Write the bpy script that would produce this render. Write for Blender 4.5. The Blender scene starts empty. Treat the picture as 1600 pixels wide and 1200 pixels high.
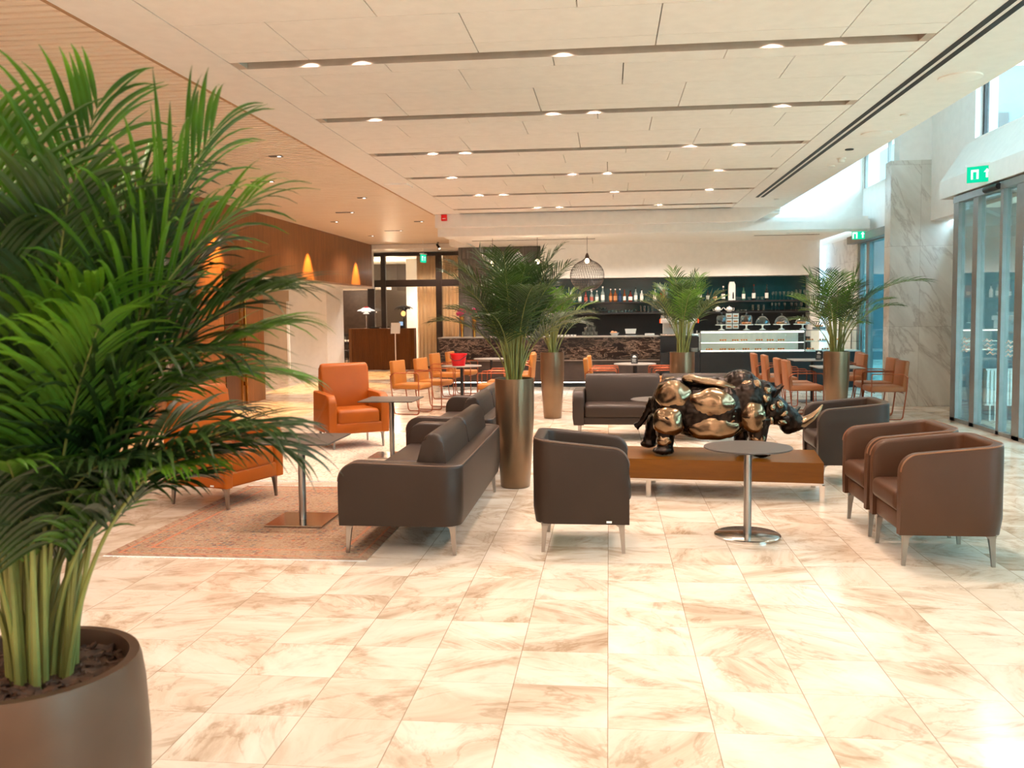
import bpy, bmesh, math, random
from mathutils import Vector, Matrix, noise as mnoise
PI = math.pi
S = bpy.context.scene
COL = S.collection
# ---------------------------------------------------------------- camera
def make_camera():
    f, yaw, pitch, roll, py = 1392.8, 0.10858, 0.063475, 0.010740, 576.67
    cy, sy, cp, sp = math.cos(yaw), math.sin(yaw), math.cos(pitch), math.sin(pitch)
    fw = Vector((-sy*cp, cy*cp, -sp)); r = Vector((cy, sy, 0)); d = fw.cross(r)
    cr, sr = math.cos(roll), math.sin(roll)
    r2 = r*cr + d*sr; d2 = -r*sr + d*cr
    cam = bpy.data.cameras.new('camera'); o = bpy.data.objects.new('camera', cam); COL.objects.link(o)
    m = Matrix((r2, -d2, -fw)).transposed().to_4x4(); m.translation = (0, 0, 1.6)
    o.matrix_world = m
    cam.sensor_fit = 'HORIZONTAL'; cam.sensor_width = 36.0; cam.lens = f/1600*36.0
    cam.shift_y = (py-600)/1600
    cam.clip_start = .05; cam.clip_end = 200
    cam.dof.use_dof = True; cam.dof.focus_distance = 7.0; cam.dof.aperture_fstop = 4.5
    S.camera = o
make_camera()
# ---------------------------------------------------------------- world, exposure
S.view_settings.view_transform = 'Standard'; S.view_settings.look = 'None'
S.view_settings.gamma = 1; S.view_settings.use_curve_mapping = False
S.view_settings.exposure = 0.3
try:
    S.cycles.use_denoising = True
    S.cycles.max_bounces = 9; S.cycles.diffuse_bounces = 5; S.cycles.glossy_bounces = 4
    S.cycles.transmission_bounces = 6; S.cycles.transparent_max_bounces = 24
    S.cycles.sample_clamp_indirect = 6; S.cycles.caustics_reflective = False; S.cycles.caustics_refractive = False
    S.cycles.blur_glossy = 0.5
except Exception: pass
W = bpy.data.worlds.new('sky'); S.world = W; W.use_nodes = True
W.node_tree.nodes['Background'].inputs[0].default_value = (.50, .80, 1.0, 1)
W.node_tree.nodes['Background'].inputs[1].default_value = 18.0
WARM = (1.0, .775, .65)
def light(name, kind, loc, energy, color, rot=(0, 0, 0), **k):
    L = bpy.data.lights.new(name, kind); L.energy = energy; L.color = color
    for a, b in k.items(): setattr(L, a, b)
    o = bpy.data.objects.new(name, L); COL.objects.link(o); o.location = loc; o.rotation_euler = rot
    return o
def portal(loc, sx, sy, rot):
    o = light('daylight_portal', 'AREA', loc, 1, (1, 1, 1), rot, shape='RECTANGLE', size=sx, size_y=sy)
    o.data.cycles.is_portal = True
# daylight comes through the entrance glazing on the right and the high windows
portal((5.0, 1.5, 1.6), 3.0, 17, (0, PI/2, 0))
portal((5.3, 5, 4.6), 1.2, 17.5, (0, PI/2, 0))
# soft warm fill added under the unseen ceiling behind the camera
for x, y in ((-4.9, -2.0), (-4.9, 1.5), (-1.6, -2.2), (-1.6, 1.2), (1.4, -2.2), (1.4, 1.2)):
    light('ceiling_fill', 'AREA', (x, y, 3.44), 55, WARM, shape='SQUARE', size=.9)
# unseen fill panels added at rear and left to brighten ceiling and floor
light('unseen_fill_panel', 'AREA', (-1.0, -4.1, 1.7), 80, (1.0, .80, .68), (PI/2, 0, 0), shape='RECTANGLE', size=9.5, size_y=3.0)
light('unseen_fill_panel', 'AREA', (-6.4, -1.0, 1.9), 50, (1.0, .80, .62), (0, -PI/2, 0), shape='RECTANGLE', size=2.6, size_y=5.5)

# ---------------------------------------------------------------- materials
def lin(c): return tuple(((v/255)/12.92 if v/255 <= .04045 else ((v/255+.055)/1.055)**2.4) for v in c) + (1,)
class NT:
    def __init__(s, name):
        s.m = bpy.data.materials.new(name); s.m.use_nodes = True; s.t = s.m.node_tree; s.t.nodes.clear()
        s.out = s.t.nodes.new('ShaderNodeOutputMaterial')
    def n(s, typ, props=None, **ins):
        x = s.t.nodes.new('ShaderNode'+typ)
        for k, v in (props or {}).items(): setattr(x, k, v)
        for k, v in ins.items():
            key = k.replace('_', ' ') if not k.startswith('i') or not k[1:].isdigit() else int(k[1:])
            sock = x.inputs[key]
            if isinstance(v, bpy.types.NodeSocket): s.t.links.new(v, sock)
            else: sock.default_value = v
        return x
    def mix(s, f, a, b, blend='MIX'):
        x = s.t.nodes.new('ShaderNodeMix'); x.data_type = 'RGBA'; x.blend_type = blend
        for i, v in ((0, f), (6, a), (7, b)):
            if isinstance(v, bpy.types.NodeSocket): s.t.links.new(v, x.inputs[i])
            else: x.inputs[i].default_value = v
        return x.outputs[2]
    def math(s, op, a, b=0.0, c=0.0):
        x = s.t.nodes.new('ShaderNodeMath'); x.operation = op
        for i, v in enumerate((a, b, c)):
            if isinstance(v, bpy.types.NodeSocket): s.t.links.new(v, x.inputs[i])
            else: x.inputs[i].default_value = v
        return x.outputs[0]
    def ramp(s, fac, stops):
        x = s.t.nodes.new('ShaderNodeValToRGB'); e = x.color_ramp.elements
        while len(e) < len(stops): e.new(.5)
        for q, (p, c) in zip(e, stops): q.position = p; q.color = c if len(c) == 4 else tuple(c)+(1,)
        s.t.links.new(fac, x.inputs[0]); return x.outputs[0]
    def coord(s, scale=(1, 1, 1), kind='Object', rot=(0, 0, 0)):
        c = s.t.nodes.new('ShaderNodeTexCoord'); mp = s.t.nodes.new('ShaderNodeMapping')
        mp.inputs['Scale'].default_value = scale; mp.inputs['Rotation'].default_value = rot
        s.t.links.new(c.outputs[kind], mp.inputs[0]); return mp.outputs[0]
    def noise(s, vec, scale=5, detail=4, rough=.5, dist=0.0):
        x = s.n('TexNoise', Vector=vec, Scale=scale, Detail=detail, Roughness=rough, Distortion=dist); return x.outputs[0]
    def bump(s, h, strength=.2, dist=.01):
        return s.n('Bump', Strength=strength, Distance=dist, Height=h).outputs[0]
    def done(s, color, rough=.5, metal=0.0, normal=None, emis=None, estr=0.0, coat=0.0, spec=.5, trans=0.0, ior=1.45, alpha=1.0):
        b = s.n('BsdfPrincipled')
        for k, v in (('Base Color', color), ('Roughness', rough), ('Metallic', metal), ('Coat Weight', coat), ('Coat Roughness', .08),
                     ('Specular IOR Level', spec), ('Transmission Weight', trans), ('IOR', ior), ('Alpha', alpha)):
            if isinstance(v, bpy.types.NodeSocket): s.t.links.new(v, b.inputs[k])
            else: b.inputs[k].default_value = v
        if normal is not None: s.t.links.new(normal, b.inputs['Normal'])
        if emis is not None: b.inputs['Emission Color'].default_value = emis; b.inputs['Emission Strength'].default_value = estr
        s.t.links.new(b.outputs[0], s.out.inputs[0]); return s.m
def simple(name, c, rough=.5, metal=0.0, var=0.06, vs=8, bump=0.0, bs=200, **k):
    t = NT(name); v = t.coord(); n = t.noise(v, vs, 3)
    c = lin(c); lo = tuple(x*(1-var) for x in c[:3])+(1,); hi = tuple(min(1, x*(1+var)) for x in c[:3])+(1,)
    col = t.ramp(n, [(.35, lo), (.65, hi)])
    nm = t.bump(t.noise(v, bs, 2), bump, .002) if bump else None
    return t.done(col, rough, metal, nm, **k)
def emit(name, c, s):
    t = NT(name); e = t.n('Emission', Color=lin(c), Strength=s); t.t.links.new(e.outputs[0], t.out.inputs[0]); return t.m
def glass(name, tint, rough=0.0, refl=1.0):
    # thin pane: clear transmission tinted, fresnel reflection
    t = NT(name); bf = t.n('NewGeometry').outputs['Backfacing']; fr = t.n('Fresnel', IOR=t.math('SUBTRACT', 1.5, t.math('MULTIPLY', bf, .8333))).outputs[0]
    tr = t.n('BsdfTransparent', Color=lin(tint)); gl = t.n('BsdfGlossy', Roughness=rough, Color=(1, 1, 1, 1))
    f = t.math('MULTIPLY', fr, refl)
    mx = t.n('MixShader', i0=f, i1=tr.outputs[0], i2=gl.outputs[0]); t.t.links.new(mx.outputs[0], t.out.inputs[0]); return t.m
M = {}
def wood(name, a, b, scale, rough=.35, coat=.0, var=.5, joints=None):
    t = NT(name); v = t.coord(scale); n = t.noise(v, 3, 6, .6, .6); n2 = t.noise(v, 22, 3)
    f = t.math('ADD', t.math('MULTIPLY', n, .75), t.math('MULTIPLY', n2, .25))
    c = t.ramp(f, [(.3, lin(a)), (.7, lin(b))])
    return t.done(c, rough, 0, t.bump(n2, .08, .002), coat=coat, spec=.28)
def marble_floor():
    t = NT('polished_marble_tiles'); c = t.coord()
    sep = t.n('SeparateXYZ', i0=c); x, y = sep.outputs[0], sep.outputs[1]
    tx = t.math('DIVIDE', t.math('ADD', x, .01), .4045); ty = t.math('DIVIDE', t.math('ADD', y, .07), .380)
    ix, iy = t.math('FLOOR', tx), t.math('FLOOR', ty)
    fx, fy = t.math('FRACT', tx), t.math('FRACT', ty)
    idv = t.n('CombineXYZ', i0=ix, i1=iy, i2=0.0).outputs[0]
    wn = t.n('TexWhiteNoise', {'noise_dimensions': '3D'}, Vector=idv); rnd = wn.outputs['Value']; rc = wn.outputs['Color']
    off = t.n('VectorMath', {'operation': 'SCALE'}, i0=rc, Scale=37.0).outputs[0]
    # each slab has its own vein direction
    ang = t.math('MULTIPLY', t.math('SUBTRACT', rnd, .5), 2.6)
    rv = t.n('VectorRotate', {'rotation_type': 'Z_AXIS'}, Vector=c, Angle=ang).outputs[0]
    p = t.n('VectorMath', {'operation': 'ADD'}, i0=rv, i1=off).outputs[0]
    sc = t.n('VectorMath', {'operation': 'MULTIPLY'}, i0=p, i1=(1.0, 1.9, 1)).outputs[0]
    n1 = t.noise(sc, 1.15, 8, .62, 1.3)
    n2 = t.noise(sc, 1.5, 8, .62, 1.5)
    ridge = t.math('ABSOLUTE', t.math('SUBTRACT', n2, .5))
    base = t.ramp(n1, [(.30, lin((184, 160, 136))), (.42, lin((207, 187, 165))), (.52, lin((223, 207, 188))), (.68, lin((232, 219, 203)))])
    vein = t.ramp(ridge, [(0, (1, 1, 1)), (.010, (.85, .85, .85)), (.035, (0, 0, 0))])
    vm = t.math('MULTIPLY', vein, t.ramp(n1, [(.36, (1, 1, 1)), (.58, (.12, .12, .12))]))
    c1 = t.mix(t.math('MULTIPLY', vm, .5), base, lin((150, 116, 84)))
    bright = t.math('ADD', t.math('MULTIPLY', rnd, .13), .88)
    bc = t.n('CombineXYZ', i0=bright, i1=t.math('POWER', bright, 1.15), i2=t.math('POWER', bright, 1.4)).outputs[0]
    c2 = t.mix(1.0, c1, bc, 'MULTIPLY')
    ex = t.math('MINIMUM', fx, t.math('SUBTRACT', 1.0, fx)); ey = t.math('MINIMUM', fy, t.math('SUBTRACT', 1.0, fy))
    jx = t.math('LESS_THAN', ex, .0045); jy = t.math('LESS_THAN', ey, .0030)
    j = t.math('MAXIMUM', jx, t.math('MULTIPLY', jy, .75))
    c3 = t.mix(t.math('MULTIPLY', j, .8), c2, lin((130, 104, 82)))
    rough = t.math('ADD', .10, t.math('MULTIPLY', n1, .10))
    return t.done(c3, rough, 0, None, spec=.5)
def stone_wall(name, a, b, vein, bw, bh, axes='XZ', rough=.3):
    t = NT(name); c = t.coord(); sep = t.n('SeparateXYZ', i0=c)
    u = sep.outputs['XYZ'.index(axes[0])]; w = sep.outputs[2]
    iu, iw = t.math('FLOOR', t.math('DIVIDE', u, bw)), t.math('FLOOR', t.math('DIVIDE', w, bh))
    fu, fw_ = t.math('FRACT', t.math('DIVIDE', u, bw)), t.math('FRACT', t.math('DIVIDE', w, bh))
    wn = t.n('TexWhiteNoise', Vector=t.n('CombineXYZ', i0=iu, i1=iw, i2=3.0).outputs[0])
    off = t.n('VectorMath', {'operation': 'SCALE'}, i0=wn.outputs['Color'], Scale=.5).outputs[0]
    p = t.n('VectorMath', {'operation': 'ADD'}, i0=c, i1=off).outputs[0]
    mp = t.n('Mapping', Vector=t.n('Mapping', Vector=p, Rotation=(.0, .62, .0)).outputs[0], Scale=(1.7, 1.0, .42)).outputs[0]
    n1 = t.noise(mp, 1.3, 6, .6, .5); n2 = t.noise(mp, 1.1, 8, .6, .6)
    ridge = t.math('ABSOLUTE', t.math('SUBTRACT', n2, .5))
    col = t.ramp(n1, [(.3, lin(a)), (.65, lin(b))])
    v = t.ramp(ridge, [(0, (1, 1, 1)), (.006, (.6, .6, .6)), (.03, (0, 0, 0))])
    col = t.mix(t.math('MULTIPLY', v, .5), col, lin(vein))
    e = t.math('MINIMUM', t.math('MULTIPLY', t.math('MINIMUM', fu, t.math('SUBTRACT', 1.0, fu)), bw), t.math('MULTIPLY', t.math('MINIMUM', fw_, t.math('SUBTRACT', 1.0, fw_)), bh))
    col = t.mix(t.math('MULTIPLY', t.math('LESS_THAN', e, .003), .45), col, lin(vein))
    return t.done(col, rough)
def black_marble():
    t = NT('black_veined_marble'); v = t.coord((.8, 1, 2.2)); n = t.noise(v, 3.4, 10, .72, .9)
    r = t.math('ABSOLUTE', t.math('SUBTRACT', n, .5)); b = t.noise(v, 1.3, 3)
    vn = t.ramp(r, [(0, (1, 1, 1)), (.006, (.6, .6, .6)), (.022, (.0, .0, .0))])
    f = t.math('MULTIPLY', vn, t.ramp(b, [(.4, (.15, .15, .15)), (.6, (1, 1, 1))]))
    c = t.mix(f, lin((26, 21, 20)), lin((176, 150, 130)))
    c = t.mix(t.math('MULTIPLY', t.ramp(b, [(.45, (0, 0, 0)), (.7, (1, 1, 1))]), .3), c, lin((78, 56, 44)))
    return t.done(c, .16)
def rug_mat(name, ground, motif, pale, w, l):
    t = NT(name); c = t.coord(); sep = t.n('SeparateXYZ', i0=c); x, y = sep.outputs[0], sep.outputs[1]
    ax = t.math('SUBTRACT', w/2, t.math('ABSOLUTE', x)); ay = t.math('SUBTRACT', l/2, t.math('ABSOLUTE', y))
    e = t.math('MINIMUM', ax, ay)
    vo = t.n('TexVoronoi', Vector=c, Scale=26.0, Randomness=.55); vo2 = t.n('TexVoronoi', Vector=c, Scale=11.0, Randomness=.35)
    wear = t.noise(c, 2.4, 5, .6); fine = t.noise(c, 90, 2)
    pal = t.ramp(t.n('SeparateColor', i0=vo.outputs['Color']).outputs[0], [(0, lin(motif[0])), (.3, lin(motif[1])), (.5, lin(ground)), (.75, lin(motif[2])), (.9, lin(pale))])
    pal.node.color_ramp.interpolation = 'CONSTANT'
    m1 = t.math('LESS_THAN', vo.outputs['Distance'], .38)
    col = t.mix(t.math('MULTIPLY', m1, .8), lin(ground), pal)
    col = t.mix(t.math('MULTIPLY', t.math('LESS_THAN', vo2.outputs['Distance'], .16), .8), col, lin(motif[0]))
    band = t.math('MAXIMUM', t.math('LESS_THAN', t.math('ABSOLUTE', t.math('SUBTRACT', e, .22)), .012), t.math('LESS_THAN', t.math('ABSOLUTE', t.math('SUBTRACT', e, .07)), .01))
    col = t.mix(band, col, lin(motif[2]))
    outer = t.math('LESS_THAN', e, .06)
    dots = t.math('LESS_THAN', t.math('ABSOLUTE', t.math('SUBTRACT', t.math('FRACT', t.math('MULTIPLY', t.math('ADD', x, y), 9.0)), .5)), .13)
    col = t.mix(t.math('MULTIPLY', outer, .75), col, lin(ground)); col = t.mix(t.math('MULTIPLY', t.math('MULTIPLY', outer, dots), .8), col, lin(motif[0]))
    col = t.mix(t.ramp(wear, [(.42, (.15, .15, .15)), (.62, (.62, .62, .62))]), col, lin(pale))
    col = t.mix(.12, col, t.ramp(fine, [(.3, (.1, .1, .1)), (.7, (.9, .9, .9))]))
    return t.done(col, .95, 0, t.bump(fine, .5, .004), spec=.1)
def leaf_mat(name, dark, lite):
    t = NT(name); v = t.coord(); n = t.noise(v, 3.5, 3)
    c = t.ramp(n, [(.35, lin(dark)), (.65, lin(lite))])
    b = t.n('BsdfPrincipled', Roughness=.38); t.t.links.new(c, b.inputs['Base Color'])
    tl = t.n('BsdfTranslucent'); t.t.links.new(t.mix(1.0, c, (1.5, 1.7, .5, 1), 'MULTIPLY'), tl.inputs[0])
    mx = t.n('MixShader', i0=.2, i1=b.outputs[0], i2=tl.outputs[0]); t.t.links.new(mx.outputs[0], t.out.inputs[0]); return t.m

M['floor'] = marble_floor()
M['white'] = simple('white_plaster', (248, 245, 240), .6, var=.02)
M['panel'] = simple('ceiling_panel', (251, 247, 241), .7, var=.02)
M['panel_gap'] = simple('panel_gap', (120, 104, 90), .8)
M['slot_in'] = simple('slot_interior', (190, 176, 162), .7)
M['slat'] = wood('pale_wood_slats', (238, 218, 194), (247, 233, 214), (.6, 5, 5), .45)
M['slat_back'] = simple('slat_backing', (176, 140, 106), .8)
M['black_slot'] = simple('dark_air_slot', (22, 26, 32), .5)
M['wallwood'] = wood('brown_oak_panelling', (104, 66, 34), (140, 92, 52), (5, 5, .5), .38, coat=.06)
M['wallwood_dark'] = wood('dark_oak_panelling', (60, 34, 18), (84, 50, 26), (5, 5, .5), .3, coat=.2)
M['bench'] = wood('orange_brown_veneer', (88, 50, 0), (108, 62, 1), (.5, 4, 4), .35, coat=.1)
M['reception'] = wood('walnut_fluted', (84, 48, 18), (118, 72, 32), (6, 6, .4), .4)
M['gold'] = simple('brushed_gold', (196, 142, 70), .25, 1.0)
M['marble'] = stone_wall('grey_green_marble', (190, 183, 172), (226, 223, 214), (140, 124, 110), 1.0, 1.3)
M['marble_y'] = stone_wall('grey_green_marble_side', (206, 200, 188), (226, 222, 212), (150, 136, 120), 1.0, 1.3, 'YZ')
M['slate'] = simple('dark_grey_stone', (88, 84, 80), .6, var=.2, vs=3, bump=.2, bs=30)
M['blackm'] = black_marble()
M['black'] = simple('matt_black', (26, 24, 24), .5)
M['darkbrown'] = simple('dark_brown_panel', (62, 50, 44), .4, var=.15)
M['teal_back'] = simple('dark_green_glass_back', (14, 58, 62), .12)
M['frame_dark'] = simple('dark_window_frame', (38, 30, 26), .4)
M['vest'] = simple('grey_vestibule_wall', (116, 128, 130), .6)
M['alu'] = simple('grey_aluminium', (128, 128, 125), .35, .35)
M['chrome'] = simple('polished_steel', (205, 200, 194), .16, 1.0, var=.03)
M['brushed'] = simple('brushed_steel', (158, 152, 146), .28, 1.0, var=.05)
M['glass'] = glass('clear_glass', (248, 252, 250))
M['glass_door'] = glass('tinted_door_glass', (226, 238, 236), refl=1.2)
M['glass_teal'] = glass('teal_door_glass', (160, 196, 200), refl=1.3)
M['glassware'] = glass('glassware', (240, 246, 244), refl=1.8)
M['leather'] = simple('dark_taupe_leather', (48, 36, 28), .42, var=.07, vs=3, bump=.25, bs=300, spec=.28)
M['leather_b'] = simple('brown_leather', (76, 49, 32), .42, var=.07, vs=3, bump=.25, bs=300, spec=.28)
M['leather_o'] = simple('cognac_leather', (158, 80, 16), .4, var=.07, vs=3, bump=.25, bs=300, spec=.35)
M['piping'] = simple('leather_piping', (92, 70, 56), .35)
M['piping_b'] = simple('brown_leather_piping', (132, 88, 58), .35)
M['cafe'] = simple('ochre_upholstery', (166, 102, 36), .55, var=.06)
M['cafe_t'] = simple('tan_upholstery', (142, 88, 50), .55, var=.06)
M['copper'] = simple('copper_tube', (150, 84, 56), .35, .8)
M['table'] = simple('dark_grey_laminate', (66, 58, 52), .42, var=.06)
M['table_grey'] = simple('grey_cafe_tabletop', (128, 122, 114), .4)
M['pot'] = simple('bronze_planter', (120, 98, 76), .30, .75, var=.12, vs=2)
M['pot_big'] = simple('dark_bronze_planter', (84, 62, 46), .42, .35, var=.15, vs=3)
M['mulch'] = simple('bark_mulch', (70, 46, 30), .8, var=.5, vs=30)
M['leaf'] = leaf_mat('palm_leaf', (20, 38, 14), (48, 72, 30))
M['leaf_lit'] = leaf_mat('palm_leaf_painted_lit', (36, 68, 16), (84, 122, 32))  # leaf copy with light from above painted into its green
M['stem'] = simple('palm_stem', (112, 116, 58), .5, var=.25, vs=6)
M['bronze'] = simple('polished_bronze', (134, 112, 88), .20, 1.0, var=.18, vs=9, bump=.15, bs=12)
M['bronze_d'] = simple('dark_bronze_patina', (44, 38, 34), .30, 1.0, var=.35, vs=14, bump=.8, bs=26)
M['rug1'] = rug_mat('oriental_rug', (146, 112, 80), ((120, 44, 24), (52, 60, 76), (186, 96, 44)), (168, 138, 106), 1.80, 2.42)
M['rug2'] = rug_mat('faded_cream_rug', (214, 196, 172), ((182, 112, 76), (110, 128, 116), (200, 150, 110)), (222, 208, 188), 2.0, 3.4)
M['red'] = simple('red_plastic', (214, 16, 26), .35)
M['whitep'] = simple('white_enamel', (240, 238, 232), .35, var=.01)
M['china'] = simple('white_china', (238, 236, 230), .2, var=.01)
M['flower'] = simple('magenta_petals', (176, 40, 96), .6, var=.4, vs=60)
M['bread'] = simple('baked_pastry', (206, 120, 50), .6, var=.3, vs=60)
def curtain_mat():
    t = NT('sheer_beige_curtain'); a = t.n('BsdfDiffuse', Color=lin((226, 206, 180))); b = t.n('BsdfTranslucent', Color=lin((236, 214, 186)))
    mx = t.n('MixShader', i0=.55, i1=a.outputs[0], i2=b.outputs[0]); t.t.links.new(mx.outputs[0], t.out.inputs[0]); return t.m
M['curtain'] = curtain_mat()
M['wallbeige'] = simple('beige_wall', (206, 184, 160), .7, var=.03)
M['ledw'] = emit('white_led', (255, 250, 238), 5.0)
M['ledd'] = emit('downlight_lens', (255, 226, 190), 9.0)
M['bulb'] = emit('warm_bulb', (255, 226, 180), 16.0)
M['exitg'] = emit('exit_green', (20, 214, 160), 1.0)
M['exitw'] = emit('exit_white', (235, 255, 245), 1.3)
M['redl'] = emit('red_pilot_lamp', (255, 70, 30), 2.5)
M['screen'] = emit('lit_screen', (170, 200, 230), .9)
M['relief'] = None

# ---------------------------------------------------------------- mesh helpers
class MB:
    def __init__(s): s.bm = bmesh.new()
    def box(s, a, b, bev=0, seg=3, mat=None):
        r = bmesh.ops.create_cube(s.bm, size=1); vs = r['verts']
        for v in vs: v.co = Vector([(a[i]+b[i])/2 + v.co[i]*(b[i]-a[i]) for i in range(3)])
        if bev:
            es = list({e for v in vs for e in v.link_edges}); rr = bmesh.ops.bevel(s.bm, geom=es, offset=bev, segments=seg, profile=.5, affect='EDGES')
            vs = list({v for f in rr['faces'] for v in f.verts} | {v for v in vs if v.is_valid})
        if mat is not None: bmesh.ops.transform(s.bm, matrix=mat, verts=vs)
        return vs
    def ring(s, pts): return [s.bm.verts.new(p) for p in pts]
    def skin(s, rings, closed=True, caps=(True, True)):
        for a, b in zip(rings, rings[1:]):
            n = len(a)
            for i in range(n if closed else n-1):
                j = (i+1) % n
                try: s.bm.faces.new((a[i], a[j], b[j], b[i]))
                except ValueError: pass
        if closed:
            try:
                if caps[0]: s.bm.faces.new(list(reversed(rings[0])))
                if caps[1]: s.bm.faces.new(rings[-1])
            except ValueError: pass
    def lathe(s, prof, c=(0, 0), n=24, z0=0):
        rs = []
        for r, z in prof:
            rs.append(s.ring([(c[0]+max(r, 1e-4)*math.cos(2*PI*i/n), c[1]+max(r, 1e-4)*math.sin(2*PI*i/n), z+z0) for i in range(n)]))
        s.skin(rs)
    def cyl(s, a, b, r, r2=None, n=12):
        s.tube([a, b], r if r2 is None else [r, r2], n)
    def tube(s, pts, r, n=8, flat=None):
        pts = [Vector(p) for p in pts]; rs = []
        rr = r if isinstance(r, (list, tuple)) else [r]*len(pts)
        up = None
        for i, p in enumerate(pts):
            d = (pts[min(i+1, len(pts)-1)]-pts[max(i-1, 0)])
            if d.length < 1e-9: d = Vector((0, 0, 1))
            d.normalize()
            if up is None: up = Vector((0, 0, 1)) if abs(d.z) < .9 else Vector((1, 0, 0))
            x = up.cross(d)
            if x.length < 1e-4: x = Vector((0, 1, 0)).cross(d)
            x.normalize(); y = d.cross(x); up = y
            fx, fy = flat if flat else (1, 1)
            rs.append(s.ring([p + x*math.cos(2*PI*k/n)*rr[i]*fx + y*math.sin(2*PI*k/n)*rr[i]*fy for k in range(n)]))
        s.skin(rs)
    def prism(s, poly, axis, a, b, bev=0, seg=3, mat=None):
        def P(u, v, w): return {'x': (w, u, v), 'y': (u, w, v), 'z': (u, v, w)}[axis]
        r0 = s.ring([P(u, v, a) for u, v in poly]); r1 = s.ring([P(u, v, b) for u, v in poly])
        s.skin([r0, r1]); vs = r0+r1
        if bev:
            es = [e for e in {e for v in vs for e in v.link_edges} if (e.verts[0] in r0) == (e.verts[1] in r0)]
            rr = bmesh.ops.bevel(s.bm, geom=es, offset=bev, segments=seg, profile=.5, affect='EDGES', clamp_overlap=True)
            vs = list({v for f in rr['faces'] for v in f.verts} | {v for v in vs if v.is_valid})
        if mat is not None: bmesh.ops.transform(s.bm, matrix=mat, verts=vs)
    def ell(s, c, r, rot=None, sub=3):
        rr = bmesh.ops.create_icosphere(s.bm, subdivisions=sub, radius=1); vs = rr['verts']
        m = Matrix.Translation(c) @ (rot.to_4x4() if rot is not None else Matrix()) @ Matrix.Diagonal((r[0], r[1], r[2], 1))
        bmesh.ops.transform(s.bm, matrix=m, verts=vs); return vs
    def out(s, name, mat, parent=None, smooth=40, loc=None):
        me = bpy.data.meshes.new(name); bmesh.ops.recalc_face_normals(s.bm, faces=s.bm.faces[:]); s.bm.to_mesh(me); s.bm.free()
        me.materials.append(M[mat] if isinstance(mat, str) else mat)
        if smooth:
            me.polygons.foreach_set('use_smooth', [True]*len(me.polygons)); me.set_sharp_from_angle(angle=math.radians(smooth))
        o = bpy.data.objects.new(name, me); COL.objects.link(o)
        if parent is not None: o.parent = parent
        if loc: o.location = loc
        return o
def tag(o, label=None, cat=None, group=None, kind=None):
    for k, v in (('label', label), ('category', cat), ('group', group), ('kind', kind)):
        if v: o[k] = v
    return o
def thing(name, label, cat, loc=(0, 0, 0), rz=0, group=None):
    o = bpy.data.objects.new(name, None); COL.objects.link(o); o.location = loc; o.rotation_euler = (0, 0, rz); o.empty_display_size = .1
    return tag(o, label, cat, group)
def copy_tree(o, parent=None):
    c = o.copy(); COL.objects.link(c)
    if parent is not None: c.parent = parent
    for ch in list(o.children): copy_tree(ch, c)
    return c
def dup(o, label, loc, rz=0, group=None, scale=None):
    c = copy_tree(o); c.location = loc; c.rotation_euler = (0, 0, rz); c['label'] = label
    if group: c['group'] = group
    if scale: c.scale = scale
    return c
def struct(name, mb, mat, smooth=0):
    o = mb.out(name, mat, None, smooth); o['kind'] = 'structure'; return o
def sbox(name, a, b, mat): m = MB(); m.box(a, b); return struct(name, m, mat)
def arc(cx, cz, r, a0, a1, n): return [(cx+r*math.cos(a0+(a1-a0)*i/n), cz+r*math.sin(a0+(a1-a0)*i/n)) for i in range(n+1)]
# ================================================================ SETTING
sbox('floor', (-13, -4.2, -.1), (5.15, 34, 0), 'floor')
sbox('floor', (5.15, -4.2, -.1), (16, 34, -.001), 'floor')
HC = 3.5
# --- panelled ceiling field with recessed slots
SLOTS = [6.69-1.94*2, 6.69-1.94, 6.69, 8.66, 10.6, 12.5, 14.45, 16.38]
X0, X1 = -2.84, 2.27
mp = MB(); g = .008; edges = []
for i, y in enumerate(SLOTS):
    nxt = SLOTS[i+1] if i+1 < len(SLOTS) else 17.35
    rows = [(y-.33, y-.095), (y+.095, y+.33)]
    a, b = y+.33, min(nxt-.33, 17.0)
    if b-a > .5: rows += [(a, (a+b)/2), ((a+b)/2, b)]
    elif b > a: rows += [(a, b)]
    for k, (r0, r1) in enumerate(rows):
        ph = ((i*3+k)*.53) % 1.28
        xs = [X0]+[x for x in [X0+ph+1.28*j for j in range(5)] if X0+.2 < x < X1-.2]+[X1]
        if k in (0, 1):
            # the slot strip keeps two short closed ends
            pass
        for u, v in zip(xs, xs[1:]):
            mp.box((u+g/2, r0+g/2 if k != 1 else r0, HC), (v-g/2, r1-g/2 if k != 0 else r1, HC+.04))
mp.box((X0, -4.2, HC), (X1, SLOTS[0]-.33-g, HC+.04))
struct('ceiling', mp, 'panel')
sl = MB()
for y in SLOTS:
    for s in (-1, 1): sl.box((X0+.06, y+s*.095-.004 if s > 0 else y-.095-.004, HC+.002), (X1-.06, y+s*.095+.004, HC+.12))
    sl.box((X0+.06, y-.1, HC+.12), (X1-.06, y+.1, HC+.125))
    for x in (X0+.03, X1-.03): sl.box((x-.035, y-.096, HC+.003), (x+.035, y+.096, HC+.12))
struct('ceiling', sl, 'slot_in')
sbox('ceiling', (X0-.05, -4.2, HC+.13), (X1+.05, 17.1, HC+.3), 'panel_gap')
mb = MB(); mb.box((-3.35, -4.2, HC), (X0-.008, 17.1, HC+.1)); struct('ceiling', mb, 'white')
mb = MB(); mb.box((X1+.008, -4.2, HC), (2.49, 17.1, HC+.5)); mb.box((2.53, -4.2, HC), (2.57, 17.1, HC+.4)); mb.box((2.61, -4.2, HC), (3.2, 17.1, HC+.5)); struct('ceiling', mb, 'white')
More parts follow.
